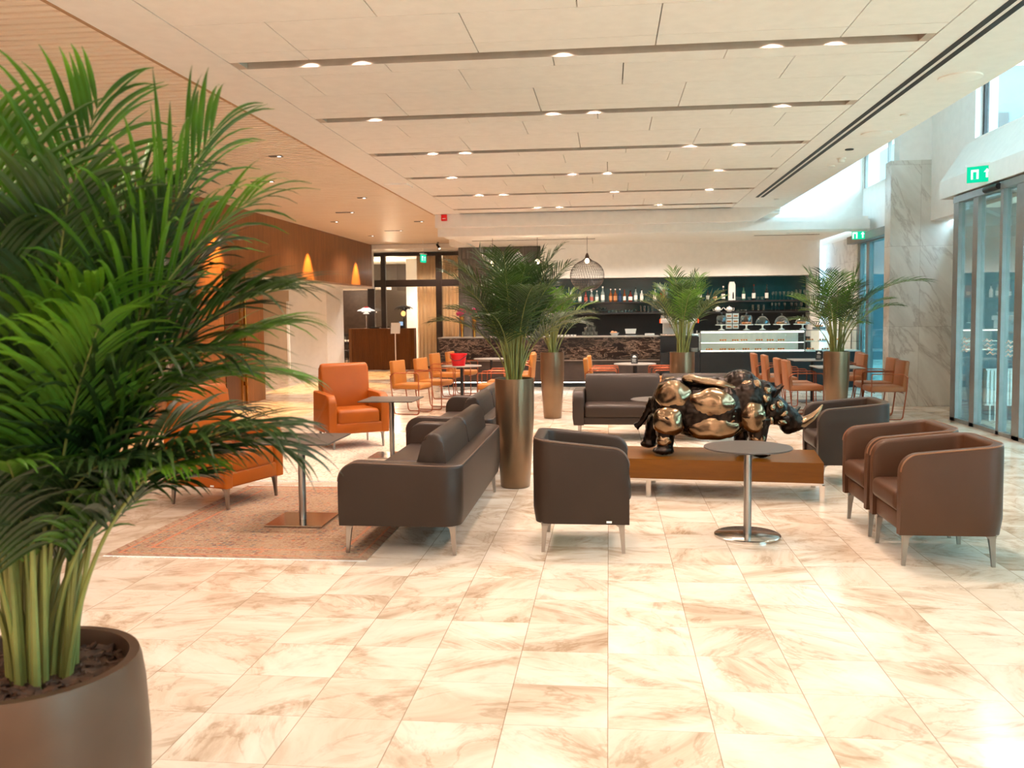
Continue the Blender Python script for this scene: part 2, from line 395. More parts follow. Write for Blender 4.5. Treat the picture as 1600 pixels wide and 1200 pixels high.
mb = MB(); mb.box((2.475, -4.2, HC-.003), (2.525, 15.6, HC+.02)); mb.box((2.56, -4.2, HC-.003), (2.61, 15.6, HC+.02)); struct('trim_1', mb, 'black_slot')
sbox('ceiling', (2.48, 15.6, HC+.001), (2.62, 17.1, HC+.1), 'white')
# --- timber slat ceiling on the left
mb = MB(); y = -4.2
while y < 24.15:
    mb.box((-6.5, y, HC), (-3.38, y+.068, HC+.045)); y += .105
struct('ceiling', mb, 'slat')
sbox('ceiling', (-6.5, -4.2, HC+.046), (-3.38, 24.2, HC+.08), 'slat_back')
sbox('trim_2', (-3.38, -4.2, HC-.004), (-3.35, 17.1, HC+.1), 'slat_back')
sbox('ceiling', (-9.6, 24.2, HC-.12), (-3.3, 26.2, HC), 'white')
# --- bulkhead, bar canopy, bar ceiling
mb = MB(); mb.prism([(-3.33, 3.25), (2.72, 3.25), (3.2, 3.498), (-3.33, 3.498)], 'y', 17.1, 17.3); struct('trim_3', mb, 'white')
sbox('trim_4', (-3.33, 17.3, 3.45), (3.2, 24.2, 3.6), 'white')
sbox('trim_5', (-3.45, 18.0, 3.15), (5.02, 18.12, 3.32), 'white')
sbox('ceiling', (-3.45, 18.12, 3.24), (5.02, 23.2, 3.40), 'white')
sbox('ceiling', (-3.33, 17.3, 3.40), (3.2, 18.12, 3.44), 'white')
sbox('trim_6', (-3.4, 18.12, 3.17), (5.0, 18.9, 3.24), 'white')
for a, b in ((-3.1, -.3), (3.2, 4.6)): sbox('trim_7', (a, 20.3, 3.232), (b, 20.33, 3.241), 'darkbrown')
# --- left wall in oak, with the portal opening under the bulkhead
mb = MB(); mb.box((-6.9, -4.2, 0), (-6.5, 16.3, HC)); struct('wall_left', mb, 'wallwood')
sbox('wall_left', (-6.9, 16.3, 2.36), (-6.5, 24.2, HC), 'wallwood')
sbox('ceiling', (-13, 14, 2.36), (-6.9, 28, 2.45), 'white')
sbox('wall_left', (-6.497, 12.46, .0), (-6.47, 13.5, HC-.003), 'wallwood_dark')
# door recess in the oak wall
d1 = MB(); d1.box((-6.499, 14.55, 0), (-6.485, 15.15, 2.36)); d = d1.out('door_1', 'wallwood_dark', None, 0); d['kind'] = 'structure'
q = MB(); q.box((-6.499, 15.15, 0), (-6.46, 15.19, 2.40)); q.box((-6.499, 15.36, 0), (-6.46, 15.40, 2.40)); q.box((-6.499, 14.5, 2.36), (-6.46, 15.4, 2.40)); q.out('door_frame', 'gold', d, 0)
q = MB(); q.cyl((-6.42, 15.27, .2), (-6.42, 15.27, 2.2), .012)
for z in (.35, 1.2, 2.05): q.box((-6.5, 15.24, z), (-6.41, 15.30, z+.07))
q.out('pull_bar', 'gold', d)
# white block under the bulkhead and the wall beyond
sbox('wall_left', (-8.42, 22.9, 0), (-7.4, 24.4, 2.36), 'white')
mb = MB(); mb.box((-13, 27, 2.02), (-9.0, 27.2, 2.6)); mb.box((-13, 27, 0), (-9.95, 27.2, 2.02)); struct('wall_back', mb, 'wallbeige')
sbox('trim_8', (-10.0, 26.95, 0), (-9.93, 27.22, 2.02), 'white')
sbox('wall_back', (-13, 33, 0), (-2.5, 33.2, 3.4), 'wallbeige')
sbox('wall_back', (-13.2, 14, 0), (-13, 33.2, 3.4), 'wallbeige')
sbox('ceiling', (-13, 25.6, 3.38), (-2.5, 33.2, 3.5), 'white')
sbox('wall_left', (-9.62, 24.2, 2.3), (-6.5, 24.4, 3.5), 'white')
sbox('ceiling', (-13.4, -4.4, 3.62), (3.2, 33.4, 3.8), 'panel_gap')  # unseen roof slab added to stop sky light leaking in
sbox('wall_left', (-13.2, 13.8, 0), (-6.9, 14, 3.5), 'white')
sbox('wall_left', (-7.1, -4.4, 3.0), (-6.9, 14, 3.7), 'white')  # unseen strip added to seal the wall top against sky light
# --- glazed screen at the far end
fr = MB(); Y = 25.6
fr.box((-9.2, Y, 3.27), (-4.2, Y+.1, 3.36)); fr.box((-9.2, Y, 2.38), (-4.2, Y+.12, 2.58))
for x0, x1, z0, z1 in ((-6.62, -6.48, 0, 3.3), (-4.99, -4.82, 0, 3.3), (-7.02, -6.82, 0, 2.4), (-4.32, -4.2, 0, 3.3), (-8.0, -7.9, 0, 2.4)): fr.box((x0, Y-.01, z0), (x1, Y+.11, z1))
fr.box((-6.9, Y, 0), (-4.3, Y+.1, .06))
w = fr.out('window_1', 'frame_dark', None, 0); w['kind'] = 'structure'
gp = MB()
for x0, x1, z0, z1 in ((-7.6, -6.62, 2.58, 3.27), (-6.48, -4.99, 2.58, 3.27), (-4.82, -4.32, 2.58, 3.27), (-6.82, -6.62, .06, 2.38), (-6.48, -4.99, .06, 2.38), (-4.82, -4.32, .06, 2.38)): gp.box((x0, Y+.045, z0), (x1, Y+.055, z1))
gp.out('pane', 'glass', w, 0)
# sheer curtains behind the screen
def curtain(x0, x1, lab):
    m = MB(); n = int((x1-x0)*60); f = []; bk = []
    a = []; b = []
    for i in range(n+1):
        x = x0+(x1-x0)*i/n; yy = 25.95+.035*math.sin(i*.95)+.015*math.sin(i*.37)
        a.append(m.bm.verts.new((x, yy, .03))); b.append(m.bm.verts.new((x, yy, 3.3)))
    for i in range(n): m.bm.faces.new((a[i], a[i+1], b[i+1], b[i]))
    o = m.out('curtain', 'curtain', None, 60)
    md = o.modifiers.new('thick', 'SOLIDIFY'); md.thickness = .004
    tag(o, lab, 'curtain')
curtain(-5.62, -5.0, 'sheer beige curtain hanging left of the dark post in the glazed screen')
curtain(-4.84, -4.25, 'sheer beige curtain in the narrow bay beside the dark stone wall')
sbox('wall_right', (-3.7, 25.7, 0), (-3.5, 33, 3.4), 'wallbeige')
# --- bar back wall
sbox('wall_back', (-1.66, 22.0, 2.42), (5.0, 22.9, 3.24), 'white')
sbox('wall_back', (-1.66, 22.55, 0), (5.0, 22.9, 2.42), 'black')
sbox('wall_back', (-1.66, 22.53, 1.60), (4.78, 22.55, 2.42), 'teal_back')
sbox('trim_9', (4.80, 21.95, 0), (5.0, 22.9, 2.42), 'white')
# textured slate slab wall left of the bar
st = MB(); rnd = random.Random(4)
st.box((-3.75, 22.3, 0), (-1.66, 22.9, 3.24))
z = 0.0
row = 0
while z < 3.2:
    h = min(.42, 3.24-z); x = -3.75+.0
    while x < -1.67:
        wd = rnd.uniform(.05, .11); x2 = min(x+wd, -1.66); dd = rnd.uniform(.0, .05)
        if x2-x > .015: st.box((x+.004, 22.3-dd-.01, z+.012), (x2-.004, 22.31, z+h-.012))
        x = x2
    z += h; row += 1
struct('wall_back', st, 'slate')
sbox('wall_back', (-3.75, 22.9, 0), (-3.65, 25.6, 3.4), 'slate')
sbox('wall_back', (-4.2, 25.6, 0), (-3.5, 25.7, 3.5), 'slate')
sbox('wall_back', (-3.8, 22.9, 3.2), (5.4, 23.0, 3.75), 'white')  # unseen strip added behind the bar ceiling to block sky light
sbox('ceiling', (-3.85, 21.5, 3.24), (-3.45, 23.2, 3.4), 'white')
# --- right side: marble wall, pier, clerestory, upper hall
XR = 5.15
mb = MB(); mb.box((XR, 19.35, 0), (XR+.3, 24, 3.02)); mb.box((XR, 15.4, 3.02), (XR+.3, 24, 3.12)); struct('wall_right', mb, 'marble_y')
mb = MB(); mb.box((XR, 15.3, 3.12), (XR+.3, 24, 4.02)); mb.box((XR, 15.3, 4.75), (XR+.3, 24, 5.4)); mb.box((XR, 18.95, 4.0), (XR+.3, 24, 4.8)); mb.box((XR, 15.2, 4.0), (XR+.3, 15.9, 4.8)); struct('wall_right', mb, 'white')
mb = MB(); mb.box((XR+.02, 15.9, 4.02), (XR+.08, 15.95, 4.75)); mb.box((XR+.02, 18.9, 4.02), (XR+.08, 18.95, 4.75)); mb.box((XR+.02, 17.4, 4.02), (XR+.08, 17.45, 4.75))
w = mb.out('window_2', 'alu', None, 0); w['kind'] = 'structure'
q = MB(); q.box((XR+.04, 15.95, 4.02), (XR+.05, 18.9, 4.75)); q.out('pane', 'glass', w, 0)
sbox('wall_back', (3.0, 19.0, 3.40), (XR, 19.3, 5.4), 'white')
mb = MB(); mb.box((4.53, 15.1, 0), (5.75, 15.4, 3.97)); struct('wall_right', mb, 'marble')
mb = MB(); mb.box((4.66, 15.12, 3.97), (5.75, 15.4, 5.4)); struct('wall_right', mb, 'white')
sbox('ceiling', (2.9, -4.2, 5.4), (6.2, 24, 5.55), 'white')
sbox('ceiling', (3.1, -4.2, HC+.5), (3.2, 19, 5.4), 'white')
# near upper wall with the big high window
mb = MB(); mb.box((XR, 13.4, 3.0), (XR+.3, 15.2, 5.4)); mb.box((XR, -4.2, 3.0), (XR+.3, 13.4, 3.98)); mb.box((XR, -4.2, 5.0), (XR+.3, 13.4, 5.4)); struct('wall_right', mb, 'white')
mb = MB()
for yy in (13.34, 10.3, 7.2, 4.1, 1.0, -2.1): mb.box((XR+.1, yy, 3.98), (XR+.16, yy+.06, 5.0))
mb.box((XR+.1, -4.2, 3.98), (XR+.16, 13.4, 4.02))
w = mb.out('window_3', 'frame_dark', None, 0); w['kind'] = 'structure'
q = MB(); q.box((XR+.12, -4.2, 4.02), (XR+.13, 13.34, 5.0)); q.out('pane', 'glass', w, 0)
# sloping soffit above the entrance and its fascia
mb = MB(); mb.prism([(4.80, 3.17), (4.80, 3.42), (XR, 3.95), (XR, 3.17)], 'y', -4.2, 13.72); struct('trim_10', mb, 'white')
# --- entrance glazing (sliding doors in a grey frame)
XD = 4.87
def frame_door(name, y0, y1, posts, zt, mat, gm, x=XD):
    m = MB()
    m.box((x-.04, y0, zt-.09), (x+.08, y1, zt)); m.box((x-.03, y0, 0), (x+.07, y1, .05))
    for a, b in posts: m.box((x-.03, a, 0), (x+.07, b, zt))
    o = m.out(name, mat, None, 0); o['kind'] = 'structure'
    q = MB(); q.box((x+.015, y0+.02, .05), (x+.025, y1-.02, zt-.08)); q.out('pane', gm, o, 0)
    return o
dm = frame_door('door_2', 11.0, 13.28, ((13.1, 13.28), (12.44, 12.6), (11.68, 11.76), (11.12, 11.32)), 3.15, 'alu', 'glass_door')
# wave decals on the glass
q = MB()
for y0, y1 in ((12.66, 13.05), (11.80, 12.40), (11.34, 11.64)):
    for k in range(4):
        z = 1.0+.055*k; n = 10; off = .04*k if y1-y0 > .5 else 0
        L = min(.34, (y1-y0)*.8); ys = y0+.05+off
        pts = [(ys+L*i/n, z+.014*math.sin(i/n*PI*4)) for i in range(n+1)]
        a = [q.bm.verts.new((XD+.008, p[0], p[1])) for p in pts]; b = [q.bm.verts.new((XD+.008, p[0], p[1]+.022*math.sin(PI*(i+.3)/(n+.6)))) for i, p in enumerate(pts)]
        for i in range(n): q.bm.faces.new((a[i], a[i+1], b[i+1], b[i]))
q.out('wave_decal', 'whitep', dm, 0)
posts = [(11.0-1.2*i-.08, 11.0-1.2*i) for i in range(1, 13)]
frame_door('window_4', -4.2, 11.0, posts, 3.15, 'alu', 'glass_door')
mb = MB(); mb.cyl((XD-.06, 12.15, 3.10), (XD-.06, 11.75, 3.10), .04, n=10)
tag(mb.out('door_sensor', 'black'), 'black motion sensor above the sliding doors', 'sensor')
# vestibule behind the doors
sbox('wall_right', (4.95, 13.3, 0), (7.6, 13.45, 3.15), 'vest')
sbox('ceiling', (4.95, -4.2, 3.05), (7.8, 13.3, 3.15), 'vest')
frame_door('window_5', -4.2, 13.3, [(13.0-1.5*i, 13.1-1.5*i) for i in range(12)], 3.05, 'alu', 'glass', x=7.5)
dm = frame_door('door_3', 15.4, 19.35, ((18.55, 18.75), (19.2, 19.35), (17.3, 17.38), (15.9, 16.0)), 3.02, 'alu', 'glass_teal', x=XR+.05)
mb = MB(); mb.box((5.0, 15.4, 2.95), (XR+.02, 19.6, 3.1)); struct('trim_11', mb, 'alu')
sbox('wall_right', (5.55, 13.45, 0), (5.75, 15.1, 3.0), 'marble_y')
# radiator in the vestibule
rd = thing('radiator', 'white ribbed radiator behind the sliding glass doors', 'radiator', (5.75, 13.15, 0))
q = MB(); q.box((-.5, -.04, .22), (.5, .04, .74)); q.out('panel', 'whitep', rd, 0)
q = MB()
for i in range(19): q.box((-.49+i*.0525, -.055, .24), (-.46+i*.0525, -.04, .72), .004, 1)
q.out('ribs', 'whitep', rd, 0)
q = MB()
for x in (-.42, -.35, .4): q.cyl((x, 0, 0), (x, 0, .22), .012)
q.out('pipe', 'whitep', rd)
# street beyond: pavement, facade
sbox('floor', (5.5, -20, -.2), (40, 40, -.11), 'marble')
fc = thing('street_building', 'pale facade across the street seen through the entrance glass', 'building', (17, 12, -.1))
q = MB(); q.box((0, -16, 0), (1, 16, 5.0)); q.out('wall', simple('facade_grey', (84, 104, 112), .8, var=.1, vs=1), fc, 0)
q = MB()
for yy in range(-15, 15, 2):
    for z in (.8, 2.9): q.box((-.05, yy, z), (0, yy+1.2, z+1.3))
q.out('window', 'frame_dark', fc, 0)
fc2 = thing('street_building', 'teal-shaded facade outside the far glass door', 'building', (6, 29, -.1))
q = MB(); q.box((0, 0, 0), (16, 1, 9.0)); q.out('wall', simple('facade_dark', (84, 98, 102), .8, var=.1, vs=1), fc2, 0)
q = MB()
for xx in range(1, 15, 2):
    for z in (.8, 3.4, 6): q.box((xx, -.05, z), (xx+1.1, 0, z+1.6))
q.out('window', 'frame_dark', fc2, 0)
# back of the lobby behind the camera
sbox('wall_front', (-6.9, -4.4, 0), (7.8, -4.2, 5.5), 'wallbeige')
# baseboard of the bar step
sbox('baseboard_back', (-3.7, 22.2, 0), (-1.66, 22.3, .1), 'black')
# ================================================================ FITTINGS ON THE CEILING
def downlight(x, y, lab, e=55, z=HC+.10, grp=None, ring=True):
    t = thing('downlight', lab, 'ceiling light', (x, y, z), 0, grp)
    q = MB(); q.lathe([(.032, 0), (.045, 0), (.045, .02), (.032, .02)], n=16); q.out('housing', 'whitep', t)
    q = MB(); q.lathe([(.022, .012), (.022, .018)], n=16); q.out('lens', 'ledd', t)
    light('downlight_lamp', 'SPOT', (x, y, z-.03), e, WARM, spot_size=2.05, spot_blend=.6, shadow_soft_size=.02)
names = ['nearest', 'second nearest', 'third', 'fourth', 'fifth', 'farthest']
pos = ['leftmost', 'second from the left', 'third from the left', 'fourth from the left', 'fifth from the left']
PX = [[-2.27, -1.87, -.33, 1.19, 1.63], [-2.29, -.53, -.13, 1.63], [-2.1, -1.7, .95, 1.5], [-2.2, -.5, .0, 1.5], [-2.1, -1.7, .1, 1.6], [-1.3, -.9, .9]]
for i, y in enumerate(SLOTS[2:]):
    for j, x in enumerate(PX[i]):
        downlight(x, y, f'glowing downlight in the {names[i]} ceiling slot, {pos[j]}', 165 if i > 1 else 110)
for y in SLOTS[:2]:
    for x in (-2.1, -.2, 1.6): light('downlight_lamp', 'SPOT', (x, y, HC+.02), 42, WARM, spot_size=2.5, spot_blend=.7, shadow_soft_size=.05)
for i, (x, y, lab) in enumerate(((2.90, 9.27, 'bright downlight on the white ceiling edge between two round vents'), (2.95, 12.4, 'small downlight behind the smoke detector on the ceiling edge'), (2.88, 15.9, 'farthest small downlight on the white ceiling edge'))):
    downlight(x, y, lab, 30, HC-.012)
for x, y, r, lab in ((2.89, 7.85, .17, 'larger round white ceiling vent nearest the camera'), (2.90, 10.2, .16, 'round white ceiling vent beyond the bright downlight')):
    q = MB(); q.lathe([(r, HC), (r, HC-.012), (r-.03, HC-.02), (.01, HC-.022)], (x, y), 28); tag(q.out('ceiling_vent', 'panel'), lab, 'ceiling vent')
q = MB(); q.lathe([(.05, HC), (.05, HC-.01), (.01, HC-.012)], (2.86, 11.15), 16); tag(q.out('ceiling_spot', 'black'), 'dark round recessed spot in the white ceiling edge', 'ceiling light')
t = thing('smoke_detector', 'white smoke detector on the white ceiling edge', 'smoke detector', (2.93, 11.79, HC))
q = MB(); q.lathe([(.055, 0), (.055, -.012), (.045, -.02)], n=16); q.out('base', 'whitep', t)
q = MB(); q.lathe([(.04, -.02), (.04, -.05), (.02, -.06), (.001, -.06)], n=16); q.out('sensor', 'whitep', t)
t = thing('smoke_detector', 'small white detector under the bar canopy', 'smoke detector', (3.75, 19.3, 3.24))
q = MB(); q.lathe([(.07, 0), (.07, -.02), (.05, -.05), (.001, -.06)], n=16); q.out('base', 'whitep', t)
q = MB(); q.box((-.35, -.05, -.012), (.35, .05, 0)); tag(q.out('air_grille', 'darkbrown', loc=(1.2, 19.3, 3.24)), 'dark slim air grille under the bar canopy', 'grille')
# track heads and recessed twin spots in the slat ceiling
def spot_head(x, y, lab, ang):
    t = thing('spotlight', lab, 'spotlight', (x, y, HC), ang)
    q = MB(); q.lathe([(.03, 0), (.03, -.015)], n=12); q.cyl((0, 0, -.01), (0, 0, -.08), .008); q.out('mount', 'black', t)
    q = MB(); q.cyl((-.05, 0, -.17), (.04, 0, -.05), .032, n=16); q.out('head', 'black', t)
    q = MB(); q.cyl((-.052, 0, -.172), (-.05, 0, -.17), .027, n=16); q.out('lens', 'ledd', t)
spot_head(-5.63, 11.6, 'black cylinder spotlight on the slat ceiling, nearer one', .3)
spot_head(-5.45, 12.6, 'black cylinder spotlight on the slat ceiling, with its lit end showing', .3)
spot_head(-4.55, 23.75, 'small black spotlight beside the hanging exit sign', 2.6)
for x, y, w, lab in ((-3.96, 10.46, .16, 'dark recessed spot box nearest in the slat ceiling'), (-4.9, 12.4, .34, 'dark recessed twin spot slot left in the slat ceiling'), (-4.01, 14.4, .15, 'dark recessed spot in the middle of the slat ceiling'), (-4.9, 16.4, .35, 'dark recessed twin spot slot beyond the middle of the slat ceiling'),
                  (-5.6, 18.0, .16, 'dark recessed spot near the oak wall above the second light cone'), (-3.9, 18.3, .2, 'dark recessed spot box near the bulkhead end'), (-4.9, 20.2, .42, 'dark recessed twin spot slot far in the slat ceiling'), (-5.75, 21.4, .15, 'dark recessed spot farthest along the oak wall')):
    t = thing('recessed_spot', lab, 'ceiling light', (x, y, HC))
    q = MB(); q.box((-w/2, -.035, -.006), (w/2, .035, .003)); q.out('housing', 'black', t)
    q = MB(); q.cyl((w/2-.04, 0, -.008), (w/2-.04, 0, -.006), .022, n=12); q.out('lens', 'ledw', t)
    light('recessed_spot_lamp', 'SPOT', (x, y, HC-.03), 110, WARM, spot_size=2.4, spot_blend=.8, shadow_soft_size=.05)
# light cones grazing the oak wall
for y in (11.0, 14.25, 18.9, 22.6):
    light('wall_washer_lamp', 'SPOT', (-6.22, y, HC-.02), 1050 if y > 12 else 450, (1, .52, .12), spot_size=.98, spot_blend=.5, shadow_soft_size=.01)
# more lamps: passage, far hall, bar
for x, y, z in ((-8.6, 19, 2.3), (-8.9, 25.5, 2.3), (-10.5, 22, 2.3)):
    light('passage_lamp', 'SPOT', (x, y, z), 110, (1, .84, .68), spot_size=2.6, spot_blend=.6, shadow_soft_size=.08)
for x in (-5.2, -4.4): light('screen_lamp', 'SPOT', (x, 25.0, 3.34), 90, WARM, spot_size=2.2, spot_blend=.6, shadow_soft_size=.05)
light('dining_lamp', 'POINT', (-7.2, 29, 2.7), 150, (1, .74, .5), shadow_soft_size=.2)
light('hall_lamp', 'SPOT', (-4.8, 27.8, 3.3), 900, (1, .80, .68), spot_size=2.7, spot_blend=.5, shadow_soft_size=.2)
light('passage_room_lamp', 'POINT', (-9.5, 29.5, 2.4), 60, (1, .7, .45), shadow_soft_size=.2)
for x in (-2.4, -.6, 1.3, 3.2): light('bar_lamp', 'SPOT', (x, 20.4, 3.2), 230, (1, .86, .72), spot_size=2.7, spot_blend=.7, shadow_soft_size=.06)
# linear lamps glowing in the hall behind the screen
q = MB(); q.box((-6.0, 28.6, 2.93), (-3.7, 28.66, 3.0)); [q.cyl((x, 28.63, 3.0), (x, 28.63, 3.4), .004, n=5) for x in (-5.8, -4.0)]; tag(q.out('linear_lamp', 'ledw', smooth=0), 'long glowing linear lamp in the hall behind the curtains', 'lamp')
# red fire alarm
t = thing('fire_alarm', 'small red fire alarm box on the bulkhead corner', 'fire alarm', (-3.14, 17.06, 3.44))
q = MB(); q.box((-.055, -.03, -.07), (.055, .03, .05), .006); q.out('box', 'red', t)
q = MB(); q.box((-.03, -.035, -.035), (.03, -.03, -.02)); q.out('window', 'whitep', t, 0)
# exit signs: running figure, arrow and door pictogram
def exit_sign(loc, rz, lab, w=.30, h=.17, arm=.0):
    t = thing('exit_sign', lab, 'exit sign', loc, rz)
    q = MB(); q.box((-w/2, -.015, -h/2), (w/2, .015, h/2)); q.out('panel', 'exitg', t, 0)
    q = MB(); q.box((-w/2-.02, -.03, h/2), (w/2+.02, .03, h/2+.035)); 
    if arm: q.cyl((0, 0, h/2+.03), (0, 0, h/2+arm), .008)
    q.out('housing', 'whitep', t, 0)
    q = MB(); y = -.018
    q.box((-.12, y, -.06), (-.03, y+.003, .06)); q.out('door_pictogram', 'exitw', t, 0)
    q = MB(); q.box((-.095, y-.003, -.06), (-.055, y, .03)); q.out('door_gap', 'exitg', t, 0)
    q = MB(); q.box((.055, y, -.05), (.08, y+.003, .03)); q.prism([(.03, .02), (.105, .02), (.0675, .065)], 'y', y, y+.003); q.out('arrow', 'exitw', t, 0)
exit_sign((4.74, 12.1, 3.30), 0.2-PI/2+.75, 'green lit exit sign on the canopy above the sliding doors', .34, .2)
exit_sign((4.9, 18.3, 3.04), -.2, 'small green exit sign above the teal far door', .26, .15)
exit_sign((-4.72, 22.6, 3.0), 1.35, 'green exit sign hanging edge-on before the glazed screen', .3, .2, .35)
q = MB(); q.box((-3.26, 12.9, HC-.02), (-2.92, 13.3, HC-.001)); tag(q.out('access_panel', 'panel', smooth=0), 'flat access panel in the white strip beside the slat ceiling', 'panel')

# ================================================================ SEATING
def leg_mb(x, y, h, top=.035):
    m = MB(); rs = []
    sx, sy = (1 if x > 0 else -1), (1 if y > 0 else -1)
    for z, w, ox in ((0, .011, .012), (h*.6, .016, .004), (h*.86, .02, 0), (h*.96, .034, -.012), (h, .06, -.035)):
        cx, cy = x+sx*ox, y+sy*ox*.4
        rs.append(m.ring([(cx-w, cy-w*.7, z), (cx+w, cy-w*.7, z), (cx+w, cy+w*.7, z), (cx-w, cy+w*.7, z)]))
    m.skin(rs); return m
def u_shell(D, Wd, zb, zback, zfront, th, R, rf, taper=.015, nb=8):
    """U-shaped shell open to +x; D depth (x), Wd width (y)."""
    pts = []; hx, hy = D/2, Wd/2
    nx = 12
    xs = [hx - rf + rf*math.sin(PI/2*(1-i/8)) for i in range(9)]
    side = xs + [hx-rf - (2*hx-rf-R)*i/6 for i in range(1, 7)]
    for x in side: pts.append((x, -hy, 0, -1))
    for i in range(1, nb+1):
        a = -PI/2 - PI/2*i/nb; pts.append((-hx+R+R*math.cos(a), -hy+R+R*math.sin(a), math.cos(a), math.sin(a)))
    for i in range(1, 5): pts.append((-hx, -hy+R+(2*hy-2*R)*i/4, -1, 0))
    for i in range(1, nb+1):
        a = PI - PI/2*i/nb; pts.append((-hx+R+R*math.cos(a), hy-R+R*math.sin(a), math.cos(a), math.sin(a)))
    for x in reversed(side[:-1]): pts.append((x, hy, 0, 1))
    m = MB(); rs = []; rim = []
    for x, y, nx_, ny_ in pts:
        k = min(1, max(0, (hx-x)/(2*hx))); zt = zfront+(zback-zfront)*k
        if x > hx-rf: zt = zt-rf+math.sqrt(max(0, rf*rf-(x-hx+rf)**2))
        r = min(.022, th*.35)
        prof = [(0-taper, zb), (0, zb+.1), (0, zt-r)] + [(-r+r*math.cos(a), zt-r+r*math.sin(a)) for a in (PI/6, PI/3, PI/2)] + [(-th+r+r*math.cos(a), zt-r+r*math.sin(a)) for a in (PI/2, 2*PI/3, 5*PI/6, PI)] + [(-th, zb+.12), (-th, zb)]
        rs.append(m.ring([(x+nx_*o, y+ny_*o, z) for o, z in prof]))
        rim.append((x+nx_*-.006, y+ny_*-.006, zt-.004))
    m.skin(rs); return m, rim
def tub_chair(lab, loc, rz, mat='leather', pip='piping', grp='leather tub chairs'):
    t = thing('tub_chair', lab, 'armchair', loc, rz, grp)
    m, rim = u_shell(.64, .66, .20, .765, .70, .075, .13, .10); m.out('shell', mat, t, 50)
    q = MB(); q.tube([p for p in rim], .005, 6); q.out('piping', pip, t)
    q = MB(); q.box((-.24, -.255, .205), (.30, .255, .33), .02); q.out('seat_base', mat, t)
    q = MB(); q.box((-.24, -.25, .33), (.335, .25, .47), .045, 4); q.out('seat_cushion', mat, t)
    for x in (-.24, .27):
        for y in (-.27, .27): leg_mb(x, y, .205).out('leg', 'brushed', t)
    q = MB(); q.box((.17, -.334, .215), (.205, -.331, .228)); q.out('label_tag', 'whitep', t, 0)
    return t
T0 = tub_chair('dark leather tub chair facing right beside the tall centre planter', (-.19, 6.13, 0), 0)
tub_chair('brown leather tub chair nearest the lower right corner', (2.10, 5.97, 0), PI, 'leather_b', 'piping_b')
a = tub_chair('brown leather tub chair directly behind the nearest right one', (2.10, 6.69, 0), PI, 'leather_b', 'piping_b')
dup(T0, 'dark leather tub chair behind the rhino horn', (2.18, 8.49, 0), PI)
def high_chair(lab, loc, rz):
    t = thing('lounge_armchair', lab, 'armchair', loc, rz, 'cognac high-back armchairs')
    mat = 'leather_o'
    for s in (-1, 1):
        m = MB(); prof = [(-.33, .18), (.35, .18)] + arc(.25, .54, .10, 0, PI/2, 6) + [(-.30, .66)]
        y0, y1 = (.27, .375) if s > 0 else (-.375, -.27)
        m.prism(prof, 'y', y0, y1, .022, 3); m.out('armrest', mat, t, 50)
    q = MB(); q.box((-.30, -.30, .18), (.345, .30, .31), .02); q.out('seat_base', mat, t)
    q = MB(); vs = q.box((-.22, -.265, .28), (.35, .265, .46), .05, 5)
    for v in q.bm.verts:
        if v.co.z > .4: v.co.z += .02*(1-(v.co.y/.27)**2)
    q.out('seat_cushion', mat, t)
    m = MB(); n = 8; prof = [(-.16, .30), (-.10, .46), (-.17, .80)] + arc(-.245, .965, .05, 0, PI, 6)[0:] + [(-.37, .80), (-.36, .30)]
    m.prism(prof, 'y', -.29, .29, .03, 3)
    for v in m.bm.verts:
        v.co.y *= 1.0+.10*max(0, (v.co.z-.6))
        if v.co.z > .5: v.co.z -= .03*(v.co.y/.3)**2
    m.out('backrest', mat, t, 50)
    for x in (-.27, .30):
        for y in (-.30, .30): leg_mb(x, y, .185).out('leg', 'brushed', t)
    q = MB(); q.box((.2, -.379, .195), (.235, -.375, .208)); q.out('label_tag', 'whitep', t, 0)
    return t
HA = high_chair('cognac leather high-back armchair partly behind the palm leaves', (-3.32, 7.33, .007), math.radians(-18))
dup(HA, 'cognac leather high-back armchair farther back on the pale rug', (-3.14, 10.55, .007), math.radians(-56))
def sofa(lab, loc, rz):
    t = thing('sofa', lab, 'sofa', loc, rz, 'dark leather sofas')
    D, Wd = .82, 2.22; mat = 'leather'
    m, rim = u_shell(D, Wd, .2, .60, .63, .14, .13, .13); m.out('shell', mat, t, 50)
    q = MB(); q.tube(rim, .005, 6); q.out('piping', 'piping', t)
    q = MB(); q.box((-.3, -.98, .205), (.39, .98, .30), .02); q.out('seat_base', mat, t)
    for s in (-1, 1):
        y0, y1 = (0.004, .965) if s > 0 else (-.965, -.004)
        q = MB(); q.box((-.22, y0, .29), (.41, y1, .45), .04, 4)
        q.out('seat_cushion', mat, t)
        q = MB(); prof = [(-.07, .44), (-.09, .60)] + arc(-.20, .73, .07, .2, PI, 6) + [(-.29, .60), (-.29, .44)]
        q.prism(prof, 'y', y0+.01 if s > 0 else y0, y1 if s > 0 else y1-.01, .03, 3); q.out('back_cushion', mat, t, 50)
    for x in (-.34, .36):
        for y in (-1.03, 1.03): leg_mb(x, y, .205).out('leg', 'brushed', t)
    return t
SO = sofa('dark leather sofa in front, its end and back turned to the camera', (-1.37, 6.76, .004), PI)
dup(SO, 'dark leather sofa behind the front sofa, mostly hidden', (-1.50, 9.32, 0), PI)
dup(SO, 'dark leather sofa facing the camera behind the rhino', (.66, 11.36, 0), -PI/2)
